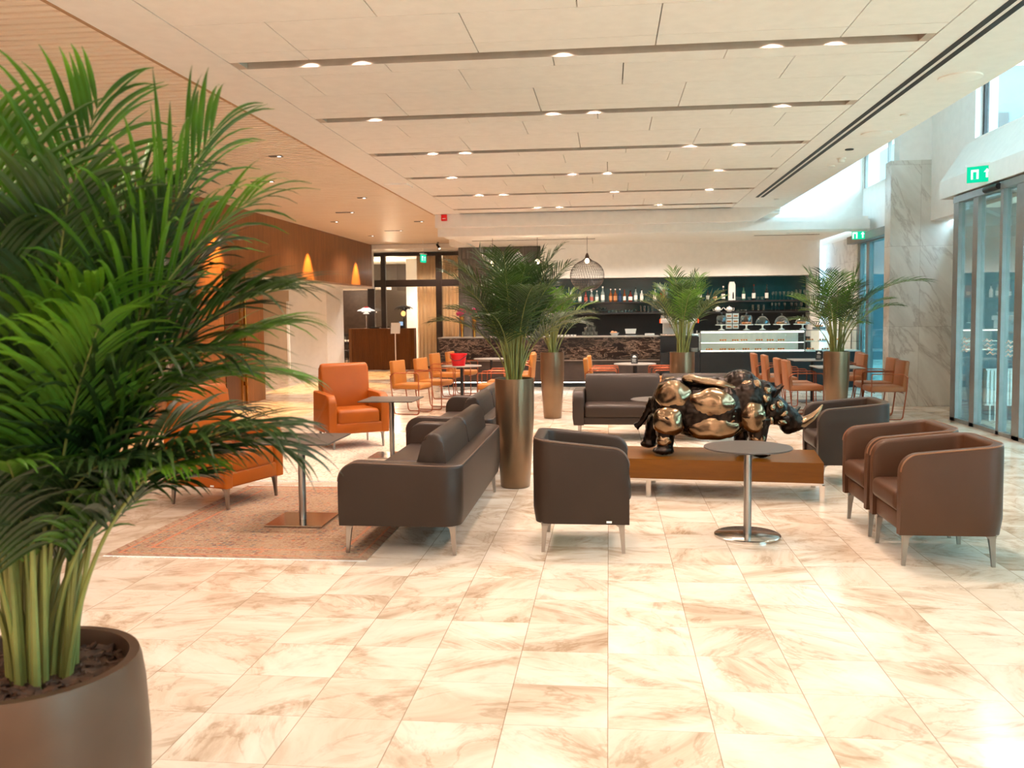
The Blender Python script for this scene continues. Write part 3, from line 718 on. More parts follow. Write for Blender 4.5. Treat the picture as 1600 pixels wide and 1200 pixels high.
# ================================================================ LOUNGE TABLES
def pole_table(name, lab, loc, shape, rt, rb, h, grp, topm='table', polem='brushed', rp=.028, th=.012, basem='chrome'):
    t = thing(name, lab, 'table', loc, 0, grp)
    q = MB()
    if shape == 'round': q.lathe([(rt-.006, h-th), (rt, h-th+.004), (rt, h-.002), (rt-.003, h)], n=48)
    else: q.box((-rt, -rt, h-th), (rt, rt, h), .003, 1)
    q.out('tabletop', topm, t, 30)
    q = MB(); q.lathe([(rp, .012), (rp, h-th)], n=20); q.out('pole', polem, t)
    q = MB()
    if rb[0] == 'round': q.lathe([(rb[1], 0), (rb[1], .014), (rb[1]-.01, .02), (rp, .024)], n=48)
    else: q.box((-rb[1], -rb[1], 0), (rb[1], rb[1], .012), .003, 1)
    q.out('base', basem, t, 30)
    return t
pole_table('side_table', 'round dark table with round steel base in front of the rhino bench', (.97, 6.37, 0), 'round', .305, ('round', .23), .64, 'lounge side tables')
pole_table('side_table', 'round dark table half hidden behind the rhino tail', (.54, 9.8, 0), 'round', .305, ('round', .23), .64, 'lounge side tables')
pole_table('side_table', 'square dark table on the patterned rug before the near armchair', (-2.36, 6.60, .01), 'square', .305, ('square', .225), .64, 'lounge side tables')
pole_table('side_table', 'square dark table on the pale rug right of the far armchair', (-2.42, 9.72, .01), 'square', .305, ('square', .225), .64, 'lounge side tables')
# rugs
def rug(lab, x0, x1, y0, y1, mat, pre):
    t = thing('rug', lab, 'rug', ((x0+x1)/2, (y0+y1)/2, 0)); w, l = (x1-x0)/2, (y1-y0)/2
    q = MB(); q.box((-w, -l, .001), (w, l, .006)); q.out('pile', mat, t, 0)
    r = random.Random(3)
    q = MB()
    for s in (-1, 1):
        x = -w
        while x < w:
            d = r.uniform(.02, .035); q.box((x, s*l if s > 0 else -l-d, .001), (x+.006, l+d if s > 0 else -l, .004)); x += .011
    q.out('fringe', 'whitep', t, 0)
rug('worn patterned brown rug under the near armchair and square table', -3.37, -1.57, 5.56, 7.96, 'rug1', 'a')
rug('faded cream rug under the far armchair', -3.95, -1.95, 8.22, 11.6, 'rug2', 'b')
# ================================================================ BENCH AND RHINO
BZ = math.radians(-6.5)
bn = thing('low_bench', 'long orange-brown wooden bench on steel legs carrying the rhino', 'bench', (.83, 7.96, 0), BZ)
q = MB(); L2 = .97; 
q.box((-L2, -.36, .165), (L2, .36, .335)); q.out('bench_top', 'bench', bn, 0)
q = MB(); q.box((-.93, -.27, .336), (-.84, -.10, .338)); q.out('cable_cutout', 'wallwood_dark', bn, 0)
q = MB(); q.box((-L2+.01, -.35, .145), (L2-.01, -.32, .165)); q.box((-L2+.01, .32, .145), (L2-.01, .35, .165)); q.out('rail', 'chrome', bn, 0)
for x in (-.96, -.46, .96):
    for y in (-.335, .335):
        q = MB(); q.box((x-.02, y-.015, 0), (x+.02, y+.015, .145)); q.out('leg', 'chrome', bn, 0)
rh = thing('rhino_sculpture', 'bronze rhinoceros sculpture with polished armour plates on the bench', 'sculpture', (1.03, 7.90, .346), BZ)
rh.scale = (.98, 1.0, 1.02)
def px(x, y): return ((x-1146)/174.0, (712-y)/174.0)   # image pixel coordinates of the rhino, converted to metres
def remeshed(mb, name, mat, parent, vox=.011, it=4, noise=0.0):
    o = mb.out(name, mat, parent, 0)
    md = o.modifiers.new('r', 'REMESH'); md.mode = 'VOXEL'; md.voxel_size = vox
    sm = o.modifiers.new('s', 'SMOOTH'); sm.factor = .5; sm.iterations = it
    if noise:
        tx = bpy.data.textures.new('hide', 'CLOUDS'); tx.noise_scale = .035
        dm_ = o.modifiers.new('d', 'DISPLACE'); dm_.texture = tx; dm_.strength = noise; dm_.mid_level = .5
    dg = bpy.context.evaluated_depsgraph_get(); me = bpy.data.meshes.new_from_object(o.evaluated_get(dg)); o.modifiers.clear(); old = o.data; o.data = me
    me.polygons.foreach_set('use_smooth', [True]*len(me.polygons)); return o
b = MB()
def E(x, y, rx, rz, w, yo=0, ang=0): 
    X, Z = px(x, y); b.ell((X, yo, Z), (rx/174.0, w, rz/174.0), Matrix.Rotation(-math.radians(ang), 3, 'Y'), 3)
E(1066, 640, 38, 42, .20); E(1100, 648, 46, 42, .22); E(1140, 645, 44, 44, .23); E(1176, 636, 32, 42, .20)
E(1164, 606, 27, 20, .12); E(1195, 628, 26, 27, .13); E(1212, 645, 24, 23, .115); E(1232, 655, 24, 17, .085, 0, -28); E(1247, 664, 14, 13, .06)
E(1236, 672, 12, 9, .055); E(1125, 606, 52, 9, .09)
def leg(xs, ys, rs, yo):
    pts = [(px(x, y)[0], yo, px(x, y)[1]) for x, y in zip(xs, ys)]; b.tube(pts, rs, 14)
leg((1058, 1052, 1052, 1050), (655, 675, 692, 709), (.13, .095, .072, .075), -.12); E(1049, 706, 17, 6, .085, -.13)
leg((1050, 1030, 1026, 1024), (655, 675, 690, 703), (.12, .08, .06, .065), .13); E(1023, 703, 14, 6, .075, .13)
leg((1190, 1190, 1190, 1192), (655, 678, 694, 708), (.12, .085, .07, .07), -.11); E(1195, 707, 16, 6, .08, -.12)
leg((1178, 1170, 1166, 1166), (655, 678, 692, 704), (.11, .075, .06, .065), .12); E(1169, 704, 14, 5, .075, .12)
b.tube([(px(1032, 632)[0], .02, px(1032, 632)[1]), (px(1022, 652)[0], .04, px(1022, 652)[1]), (px(1012, 668)[0], .05, px(1012, 668)[1]), (px(1003, 676)[0], .05, px(1003, 676)[1])], [.05, .032, .026, .034], 10)
remeshed(b, 'body', 'bronze_d', rh, .010, 3, .02)
plates = [  # x, y, rx, rz, depth offset, tilt
 (1064, 624, 29, 24, -.13, -10), (1057, 661, 25, 23, -.16, 0), (1124, 634, 36, 22, -.165, -4), (1126, 669, 41, 20, -.145, 4), (1088, 600, 12, 6, -.07, 0), (1150, 655, 9, 10, -.175, 0),
 (1183, 653, 20, 23, -.165, 0), (1172, 625, 13, 9, -.14, 0), (1128, 607, 44, 7.5, -.06, -10), (1166, 596, 10, 7, -.05, -10), (1173, 607, 9, 7, -.10, 15), (1188, 608, 8, 9, -.09, 30),
 (1203, 617, 7, 7, -.09, 30), (1201, 628, 7, 7, -.115, 0), (1211, 640, 6, 6, -.115, 0), (1222, 636, 6, 7, -.09, 25), (1209, 659, 6, 7, -.105, 0), (1190, 684, 11, 9, -.155, 0), (1050, 690, 11, 10, -.17, 0),
 (1228, 650, 7, 4, -.085, 25), (1226, 661, 7, 4, -.09, -15), (1050, 706, 14, 5.5, -.155, 0), (1196, 706, 13, 5, -.15, 0)]
r = random.Random(8)
for i, (x, y, rx, rz, yo, an) in enumerate(plates):
    for s in ((1, -1) if i < 16 else (1,)):
        b = MB(); X, Z = px(x, y); rr = Matrix.Rotation(-math.radians(an), 3, 'Y')
        dpt = .085 if rx > 15 else .035
        b.ell((X, yo*s, Z), (rx/174.0, dpt, rz/174.0), rr, 4)
        for v in b.bm.verts:
            n = mnoise.noise(v.co*(11 if rx > 15 else 30)+Vector((i*3.1, 0, 0)))*(.016 if rx > 15 else .008)+mnoise.noise(v.co*42)*.002
            v.co += (v.co-Vector((X, yo*s, Z))).normalized()*n
        b.out('armour_plate', 'bronze', rh, 0).data.polygons.foreach_set('use_smooth', [True]*1280*4 if False else [True]*len(rh.children[-1].data.polygons))
b = MB(); X, Z = px(1228, 655); b.ell((X+.02, -.092, Z), (.028, .016, .018), None, 2); b.out('eye', 'black', rh)
for s in (-1, 1):
    b = MB(); X, Z = px(1214, 624); pts = [(X, s*.07, Z-.01), (X+.03, s*.085, Z+.035), (X+.055, s*.095, Z+.07), (X+.08, s*.1, Z+.092)]; b.tube(pts, [.03, .034, .024, .004], 10, (1, .5)); b.out('ear', 'bronze_d', rh)
b = MB(); X, Z = px(1250, 664); pts = [(X-.02, 0, Z-.01), (X+.05, 0, Z+.005), (X+.12, 0, Z+.05), (X+.17, 0, Z+.10), (X+.205, 0, Z+.155)]; b.tube(pts, [.055, .045, .034, .022, .006], 14); b.out('horn', 'bronze', rh)
b = MB(); X, Z = px(1243, 652); pts = [(X-.02, .01, Z-.02), (X+.01, .015, Z+.02), (X+.04, .02, Z+.05), (X+.065, .02, Z+.065)]; b.tube(pts, [.04, .028, .016, .005], 12); b.out('small_horn', 'bronze_d', rh)
# ================================================================ CAFE FURNITURE
def bent(pts, r=.08, n=5):
    out = [Vector(pts[0])]
    for a, b_, c in zip(pts, pts[1:], pts[2:]):
        a, b_, c = Vector(a), Vector(b_), Vector(c); d1 = (a-b_).normalized(); d2 = (c-b_).normalized()
        p0, p1 = b_+d1*r, b_+d2*r
        for i in range(n+1):
            t_ = i/n; out.append((1-t_)**2*p0+2*t_*(1-t_)*b_+t_*t_*p1)
    out.append(Vector(pts[-1])); return out
def cafe_chair(lab, loc, rz, mat='cafe', grp='ochre cafe armchairs'):
    t = thing('cafe_chair', lab, 'chair', loc, rz, grp)
    q = MB(); q.box((-.22, -.22, .40), (.25, .22, .485), .025, 3); q.out('seat', mat, t)
    q = MB(); m_ = Matrix.Translation((-.215, 0, .40)) @ Matrix.Rotation(-.10, 4, 'Y'); q.box((-.035, -.215, 0), (.035, .215, .45), .02, 3, m_); q.out('backrest', mat, t)
    for s in (-1, 1):
        y = .245*s
        q = MB(); q.tube(bent([(-.26, y, .60), (-.20, y, .66), (.24, y, .66), (.24, y, .01), (-.19, y, .01), (-.245, y, .45), (-.255, y, .62)], .03 if False else .045), .009, 6)
        q.out('side_frame', 'copper', t)
    for x, z in ((.2, .39), (-.2, .39)): q = MB(); q.cyl((x, -.245, z), (x, .245, z), .007, n=6); q.out('cross_bar', 'copper', t)
    return t
C0 = cafe_chair('ochre cafe chair in front at the left, nearest the square lounge table', (-3.15, 14.02, 0), math.radians(-14))
G1, G2 = 'ochre cafe armchairs', 'tan cafe armchairs'
for lab, x, y, a in (('ochre cafe chair just behind the front left one, left of the red bucket', -2.92, 14.72, -14), ('ochre cafe chair far left beyond the red bucket table', -3.02, 16.5, -10), ('ochre cafe chair behind the far left one, beside the far small table', -2.85, 17.2, -8),
     ('ochre cafe chair facing left between the red bucket and the tall planter', -1.80, 13.95, 180), ('ochre cafe chair facing left, behind the one beside the tall planter', -1.74, 14.65, 180),
     ('ochre cafe chair seen from the back, right of the tall centre planter stems', -1.62, 16.1, 176), ('ochre cafe chair hidden behind the one right of the palm stems', -1.68, 16.8, 180),
     ('ochre cafe chair facing right, nearest of those behind the left sofa end', -.12, 14.45, 0), ('ochre cafe chair facing right against the marble bar, behind the nearest', -.08, 15.3, 0),
     ('ochre cafe chair facing left beside the third planter, nearer one', .96, 14.5, 180), ('ochre cafe chair facing left beside the third planter, farther one', .92, 15.3, 180)):
    dup(C0, lab, (x, y, 0), math.radians(a))
C1 = cafe_chair('tan cafe chair facing right, nearest behind the rhino ear', (2.88, 13.65, 0), 0, 'cafe_t', G2)
for lab, x, y, a in (('tan cafe chair facing right, tucked behind the one at the rhino ear', 2.86, 14.2, 0), ('tan cafe chair facing right in the far pair before the pastry case, right one', 2.84, 15.25, 0), ('tan cafe chair facing right in the far pair before the pastry case, left one', 2.76, 15.85, 0),
     ('tan cafe chair facing left before the marble pier, nearer and rightmost', 3.98, 13.45, 180), ('tan cafe chair facing left before the marble pier, second from the right', 4.05, 14.15, 180),
     ('tan cafe chair behind the right planter, its arms showing left of it', 3.98, 15.5, 180), ('tan cafe chair beyond the right planter, its back showing right of it', 4.1, 16.1, 180)):
    dup(C1, lab, (x, y, 0), math.radians(a))
GT = 'cafe tables'
pole_table('cafe_table', 'round cafe table holding the red bucket', (-2.40, 14.40, 0), 'round', .33, ('square', .22), .74, GT, 'table_grey', 'black', .025, .015, 'black')
pole_table('cafe_table', 'far cafe table near the marble bar, behind the red bucket table', (-2.2, 16.6, 0), 'round', .33, ('square', .22), .74, GT, 'table_grey', 'black', .025, .015, 'black')
pole_table('cafe_table', 'round cafe table before the marble bar with a black menu card', (.43, 14.95, 0), 'round', .35, ('square', .22), .73, GT, 'table_grey', 'black', .035, .015, 'black')
pole_table('cafe_table', 'cafe table half behind the right planter', (3.42, 13.9, 0), 'square', .33, ('square', .22), .73, GT, 'table_grey', 'black', .025, .015, 'black')
pole_table('cafe_table', 'cafe table before the pastry case with a dark menu card', (3.50, 15.9, 0), 'square', .36, ('square', .22), .73, GT, 'table_grey', 'black', .025, .015, 'black')
def menu(loc, lab):
    t = thing('menu_holder', lab, 'menu card', loc, 0)
    q = MB(); q.box((-.055, -.02, 0), (.055, .02, .008)); q.out('foot', 'brushed', t, 0)
    q = MB(); q.box((-.055, -.004, .008), (.055, .004, .16)); q.out('card', 'black', t, 0)
    q = MB(); q.box((-.03, -.006, .105), (.03, -.0045, .125)); q.box((-.02, -.006, .125), (.015, -.0045, .14))
    for k in range(4): q.box((-.04, -.006, .03+.016*k), (.03-.008*(k % 2), -.0045, .034+.016*k))
    q.out('print', 'whitep', t, 0)
menu((.42, 14.85, .73), 'black menu card on the round cafe table before the marble bar')
menu((3.58, 15.75, .73), 'dark menu card on the cafe table before the pastry case')
bk = thing('bucket', 'bright red plastic bucket on the round cafe table', 'bucket', (-2.44, 14.35, .74))
q = MB(); q.lathe([(.001, 0), (.095, 0), (.122, .18), (.132, .18), (.132, .20), (.115, .20), (.09, .01), (.001, .01)], n=24)
for v in q.bm.verts: v.co.x *= 1.08
q.out('body', 'red', bk)
q = MB(); q.tube([(-.13, -.02, .17), (-.12, -.10, .13), (-.04, -.14, .09), (.05, -.14, .10), (.12, -.10, .15), (.14, -.02, .17)], .006, 6); q.out('handle', 'black', bk)
# ================================================================ POTTED PALMS
def frond_path(base, az, L, t0, t1, p=1.7, n=26, lean=0.0):
    pts = [Vector(base)]; ds = L/n
    for i in range(n):
        s = (i+.5)/n; th = t0+(t1-t0)*s**p
        pts.append(pts[-1]+Vector((math.cos(az)*math.sin(th), math.sin(az)*math.sin(th), math.cos(th)))*ds)
    return pts
def add_frond(mb, pts, r, leaf_len, leaf_w, start=.35, pairs=22, seg=5, droop=.55, fwd=0):
    n = len(pts)-1
    def at(s):
        f = s*n; i = min(int(f), n-1); u = f-i; return pts[i].lerp(pts[i+1], u), (pts[i+1]-pts[i]).normalized()
    for k in range(pairs):
        s = start+(1-start)*(k+.5)/pairs
        P, T = at(s); side = T.cross(Vector((0, 0, 1)))
        if side.length < .05: side = Vector((r.uniform(-1, 1), r.uniform(-1, 1), 0))
        side.normalize(); up = side.cross(T).normalized()
        prog = (s-start)/(1-start)
        L = leaf_len*(.55+.75*math.sin(PI*min(1, .18+prog*.82))**.8)*(1 if prog < .85 else .85)
        fw_ = .55+fwd+prog*(.85+fwd*.6)
        for sd in (-1, 1):
            d = (side*sd*1.0+T*fw_+up*r.uniform(.12, .42)).normalized()
            Lk = L*r.uniform(.85, 1.1); w = leaf_w*r.uniform(.8, 1.15); dr = droop*r.uniform(.6, 1.35)
            nrm = d.cross(T*sd); 
            if nrm.length < 1e-3: nrm = up.copy()
            nrm.normalize()
            q = P.copy(); dd = d.copy(); prev = None
            for j in range(seg+1):
                u = j/seg
                ww = w*(.35+2.2*u if u < .3 else 1.0-max(0, (u-.45)/.55)**1.6)*.5
                ax = dd.cross(nrm).normalized() if dd.cross(nrm).length > 1e-4 else T
                a = mb.bm.verts.new(q+ax*max(ww, .0006)); b = mb.bm.verts.new(q-ax*max(ww, .0006)); c = mb.bm.verts.new(q-nrm*ww*.35)
                if prev:
                    mb.bm.faces.new((prev[0], a, c, prev[2])); mb.bm.faces.new((prev[2], c, b, prev[1]))
                prev = (a, b, c)
                q = q+dd*(Lk/seg); dd = (dd+Vector((0, 0, -1))*dr*(2.0/seg)*(.35+u)).normalized()
def palm(name, lab, loc, potprof, potmat, soil_z, soil_r, fronds, r, stem_r=.009, leaf_len=.24, leaf_w=.022, pairs=22, seg=5, mats=('leaf',), start=.36, grp='potted palms', n_canes=10, droop=.55, fwd=0):
    t = thing(name, lab, 'potted palm', loc, 0, grp)
    q = MB(); q.lathe(potprof, n=48); q.out('planter', potmat, t, 50)
    q = MB(); q.lathe([(.001, soil_z-.03), (soil_r, soil_z-.03), (soil_r, soil_z-.005), (.001, soil_z)], n=24)
    for i in range(60 if soil_r < .2 else 420):
        a = r.uniform(0, 2*PI); d = soil_r*.95*math.sqrt(r.random()); s_ = (.02 if soil_r > .2 else .012)
        mt = Matrix.Translation((d*math.cos(a), d*math.sin(a), soil_z+r.uniform(0, .012))) @ Matrix.Rotation(r.uniform(0, PI), 4, 'Z') @ Matrix.Rotation(r.uniform(-.5, .5), 4, 'X') @ Matrix.Rotation(r.uniform(-.4, .4), 4, 'Y')
        q.box((-s_*r.uniform(.6, 1.3), -s_*r.uniform(.3, .7), -.003), (s_*r.uniform(.6, 1.3), s_*r.uniform(.3, .7), .003), 0, 1, mt)
    tag(q.out('bark_mulch', 'mulch', t, 0), kind='stuff')
    q = MB()
    for i in range(n_canes):
        a = r.uniform(0, 2*PI); d = r.uniform(.01, soil_r*.5); h = r.uniform(.5, .8)
        q.tube([(d*math.cos(a), d*math.sin(a), soil_z-.02), (d*1.5*math.cos(a), d*1.5*math.sin(a), soil_z+h)], [stem_r*1.5, stem_r*.45], 7)
    q.out('canes', 'stem', t)
    for i, (az, L, t0, t1, p) in enumerate(fronds):
        a = r.uniform(0, 2*PI) if L < 9 else az; d = r.uniform(.0, soil_r*.45)
        pts = frond_path((d*math.cos(az)+.02*math.cos(a), d*math.sin(az)+.02*math.sin(a), soil_z-.01), az, L, t0, t1, p)
        q = MB(); n = len(pts); q.tube(pts, [stem_r*(1-.85*j/(n-1)) for j in range(n)], 6); q.out('stalk', 'stem', t)
        q = MB(); add_frond(q, pts, r, leaf_len*L/1.1*r.uniform(.9, 1.1), leaf_w, start, pairs, seg, droop, fwd); q.out('frond', mats[i % len(mats)], t, 0)
    return t
TALL = [(.001, 0), (.125, 0), (.135, .01), (.176, .62), (.18, .98), (.18, 1.0), (.165, 1.0), (.16, .93), (.12, .90), (.001, .90)]
def set_fronds(r, n, L, spread=1.0):
    out = []
    for i in range(n):
        az = 2*PI*(i*.618)+r.uniform(-.3, .3); k = i/n
        out.append((az, L*r.uniform(.82, 1.05)*(1-.12*k), .02+.26*k*spread, (.35+1.25*k)*spread+r.uniform(-.1, .2), 1.9-.4*k))
    return out
r = random.Random(11)
palm('potted_palm', 'tallest areca palm in a bronze planter between the front sofa and tub chair', (-.86, 8.08, 0), TALL, 'pot', .94, .16, set_fronds(r, 32, 1.32, 1.1), r, .009, .24, .014, 26, 5, ('leaf', 'leaf'), .40, droop=.6)
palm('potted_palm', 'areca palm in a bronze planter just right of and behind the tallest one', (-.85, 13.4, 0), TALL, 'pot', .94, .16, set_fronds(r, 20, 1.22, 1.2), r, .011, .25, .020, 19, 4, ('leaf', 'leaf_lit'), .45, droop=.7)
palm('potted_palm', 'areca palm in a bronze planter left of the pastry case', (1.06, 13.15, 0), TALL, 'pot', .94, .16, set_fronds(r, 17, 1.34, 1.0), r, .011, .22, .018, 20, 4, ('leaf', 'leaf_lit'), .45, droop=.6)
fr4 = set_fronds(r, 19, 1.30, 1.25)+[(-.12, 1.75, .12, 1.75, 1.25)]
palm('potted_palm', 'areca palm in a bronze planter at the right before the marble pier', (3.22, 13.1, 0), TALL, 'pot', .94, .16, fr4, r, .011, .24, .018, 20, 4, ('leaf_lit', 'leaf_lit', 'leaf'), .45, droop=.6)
# the big palm in the foreground
r = random.Random(23)
BIG = [(.001, 0), (.235, 0), (.262, .04), (.285, .25), (.292, .45), (.284, .62), (.276, .68), (.270, .70), (.245, .70), (.236, .66), (.235, .60), (.001, .60)]
fr = []
PC = (-1.515, 2.13, 0)
# fronds given by where their tips end: azimuth (deg), reach and height of the tip (m)
def solve(reach, zt_, p):
    best = None
    for L in [.75+.05*i for i in range(28)]:
        for t1 in [.4+.1*j for j in range(22)]:
            for t0 in (.02, .10, .2):
                e = frond_path((0, 0, .655), 0, L, t0, t1, p, 14)[-1]; d = abs(e.x-reach)+abs(e.z-zt_)+.02*L
                if best is None or d < best[0]: best = (d, L, t0, t1)
    return best[1:]
for az, re, zt_, p in ((0, .46, 2.24, 2.2), (14, .36, 2.12, 2.0), (-14, .22, 2.28, 2.2), (8, .52, 1.86, 2.0), (-8, .56, 1.68, 1.8), (25, .50, 1.60, 1.6), (0, .60, 1.42, 1.5), (-16, .46, 1.42, 1.4), (12, .40, 1.34, 1.3), (-4, .32, 2.02, 1.8),
    (4, .50, 2.05, 2.0), (-3, .60, 1.85, 1.8), (10, .62, 1.62, 1.6), (-12, .62, 1.50, 1.5), (6, .52, 1.42, 1.35), (18, .58, 1.75, 1.7), (35, .45, 1.95, 2.0), (-35, .40, 1.75, 1.7), (-30, .42, 1.45, 1.5), (50, .5, 1.5, 1.6), (60, .35, 2.2, 2.0), (-55, .32, 1.95, 1.9), (-60, .36, 1.45, 1.5), (85, .40, 1.9, 1.9), (100, .45, 1.6, 1.6), (120, .3, 2.25, 2.1),
    (150, .4, 1.95, 1.9), (165, .5, 1.6, 1.6), (185, .35, 2.2, 2.1), (200, .5, 1.75, 1.7), (215, .45, 1.4, 1.4), (235, .3, 2.1, 2.0), (250, .38, 1.6, 1.6), (270, .3, 1.9, 1.9), (285, .36, 1.5, 1.5), (300, .25, 2.2, 2.1), (320, .34, 2.05, 1.9), (335, .38, 1.85, 1.7), (20, .3, 1.75, 1.6), (5, .2, 1.9, 1.7), (345, .2, 1.65, 1.5), (30, .25, 1.45, 1.4)):
    L, t0, t1 = solve(re*1.06, zt_-.16, p); fr.append((math.radians(az), L, t0, t1, p))
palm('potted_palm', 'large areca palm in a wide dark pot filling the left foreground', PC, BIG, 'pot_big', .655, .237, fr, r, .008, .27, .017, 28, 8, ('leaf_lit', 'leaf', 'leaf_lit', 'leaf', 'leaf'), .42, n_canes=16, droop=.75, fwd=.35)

# ================================================================ BAR
cb = thing('bar_counter', 'long bar counter with black veined marble front', 'counter', (0, 18.8, 0))
q = MB(); q.box((-3.62, 0, .585), (1.06, .06, 1.055)); q.out('marble_front', 'blackm', cb, 0)
q = MB(); q.box((-3.62, .06, .12), (1.06, .5, 1.04)); q.out('body', 'darkbrown', cb, 0)
q = MB(); q.box((-3.60, .25, 0), (1.06, .5, .12)); q.out('plinth', 'black', cb, 0)
q = MB(); q.box((-3.64, -.02, 1.055), (1.065, .75, 1.075)); q.out('countertop', 'table_grey', cb, 0)
q = MB(); q.box((-3.6, .07, .10), (1.06, .09, .115)); q.out('plinth_light', 'ledw', cb, 0)
q = MB(); q.box((-3.0, -.005, .565), (1.06, .0, .585)); q.out('metal_strip', 'brushed', cb, 0)
dc = thing('pastry_case', 'glass pastry display case with lit shelves on a black base', 'display case', (1.62, 18.8, 0))
q = MB(); q.box((.27, 0, 0), (3.5, .8, .73)); q.out('base', 'black', dc, 0)
mc = thing('machine_counter', 'black stepped counter carrying the espresso machine beside the pastry case', 'counter', (1.22, 18.8, 0))
q = MB(); q.box((-.15, 0, 0), (.66, .22, .73)); q.out('front_ledge', 'black', mc, 0); q = MB(); q.box((-.15, .22, 0), (.66, .78, 1.05)); q.out('body', 'black', mc, 0)
q = MB(); q.box((.28, .02, .73), (2.36, .78, .75)); q.box((2.42, .02, .73), (3.48, .78, .75)); q.out('deck', 'china', dc, 0)
q = MB()
for x0, x1 in ((.28, 2.36), (2.42, 3.48)):
    q.box((x0, .01, .75), (x1, .018, 1.16)); q.box((x0, .01, 1.16), (x1, .78, 1.168))
q.out('glass_front', 'glass', dc, 0)
q = MB(); q.box((.28, .06, .93), (2.36, .6, .94)); q.box((2.42, .06, .93), (3.48, .6, .94)); q.out('glass_shelf', 'glassware', dc, 0)
q = MB(); q.box((.28, .04, 1.13), (2.36, .08, 1.158)); q.box((.28, .02, .752), (2.36, .05, .765)); q.box((.28, .05, .92), (2.36, .07, .93)); q.out('strip_lamp', 'ledw', dc, 0)
q = MB()
for x in (.26, 2.36, 3.48): q.box((x, .01, .73), (x+.02, .04, 1.17)); q.box((x, .75, .73), (x+.02, .78, 1.17))
q.box((.26, .0, 1.165), (3.5, .02, 1.18)); q.out('frame', 'brushed', dc, 0)
q = MB(); q.box((.28, .6, .75), (2.36, .62, 1.12)); q.out('back_panel', 'whitep', dc, 0)
r = random.Random(5)
# pastries on plates inside the case
prot = thing('cake_plate', 'leftmost plate of pastries on the lower deck of the pastry case', 'plate', (2.1, 19.1, .75), 0, 'plates in the pastry case')
q = MB(); q.box((-.09, -.07, 0), (.09, .07, .012), .004, 1); q.out('plate', 'china', prot)
q = MB()
for k in range(3): q.ell((-.05+k*.05, r.uniform(-.02, .02), .03), (.022, .03, .02), None, 2)
q.out('pastry', 'bread', prot)
k = 0
for z in (.75, .94):
    for i, x in enumerate([2.35+.25*i for i in range(6)]+[4.2+.24*i for i in range(3)]):
        c = dup(prot, 'plate of pastries on the '+('lower deck' if z < .8 else 'glass shelf')+' of the pastry case, '+['second', 'third', 'fourth', 'fifth', 'sixth', 'seventh', 'eighth', 'ninth', 'tenth'][i]+' from the left', (x+r.uniform(-.04, .04), 19.05+r.uniform(-.04, .1), z), r.uniform(-.2, .2), 'plates in the pastry case'); k += 1
def dome(x, lab, kind, content, s=1.0):
    t = thing('cake_stand', lab, 'cake stand', (x, 19.15, 1.18), 0, 'covered cake stands')
    q = MB(); q.lathe([(.07, 0), (.07, .006), (.02, .03), (.015, .08), (.03, .10), (.15*s, .105), (.16*s, .115), (.15*s, .118), (.001, .116)], n=28); q.out('stand', 'china', t)
    if kind == 'cyl': pr = [(.125*s, .118), (.125*s, .27), (.10*s, .31), (.02, .32), (.001, .32)]
    else:
        H_ = .17 if kind == 'dome' else .13; pr = [(.135*s*math.cos(a*PI/16), .118+H_*math.sin(a*PI/16)) for a in range(0, 9)]
    q = MB(); q.lathe(pr, n=28); q.out('glass_cover', 'glassware', t)
    top = pr[-1][1]; q = MB(); q.lathe([(.008, top), (.008, top+.015), (.018, top+.025), (.014, top+.045), (.001, top+.05)], n=12); q.out('knob', 'glassware', t)
    if content:
        q = MB()
        for k in range(7): a = k*.9; q.ell((.07*s*math.cos(a), .07*s*math.sin(a), .14), (.035, .03, .025), None, 2)
        q.out('pastry', 'bread', t)
dome(2.36, 'empty cylindrical glass-covered cake stand, leftmost on the pastry case', 'cyl', 0, .85)
dome(2.87, 'cylindrical glass-covered stand with orange cake, second from the left', 'cyl', 1, .95)
dome(3.20, 'dome-covered cake stand in the middle of the row', 'dome', 0, 1.05)
dome(3.59, 'dome-covered stand piled with orange pastries, second from the right', 'dome', 1, 1.1)
dome(4.02, 'low wide dome-covered stand with pastries, rightmost', 'low', 1, 1.2)
t = thing('tray', 'small tray of pastries right of the covered stands', 'tray', (4.35, 19.15, 1.18)); q = MB(); q.box((-.12, -.09, 0), (.12, .09, .05), .01); q.out('box', 'alu', t)
q = MB(); [q.ell((-.06+.04*k, 0, .07), (.03, .03, .02), None, 2) for k in range(4)]; q.out('pastry', 'bread', t)
# framed cards on a rack
rk = thing('card_rack', 'rack of six small white cards behind the cake stands', 'rack', (2.63, 19.5, 1.17))
rk.scale = (1, 1, .74)
q = MB(); q.box((-.15, 0, 0), (.15, .02, .5)); q.out('frame', 'black', rk, 0)
for i in range(2):
    for j in range(3):
        q = MB(); q.box((-.135+.14*i, -.006, .04+.155*j), (-.01+.14*i, -.001, .175+.155*j)); c = q.out('card', 'whitep', rk, 0)
        q = MB(); q.box((-.115+.14*i, -.009, .08+.155*j), (-.03+.14*i, -.0065, .12+.155*j)); q.out('print', 'bread', c, 0)
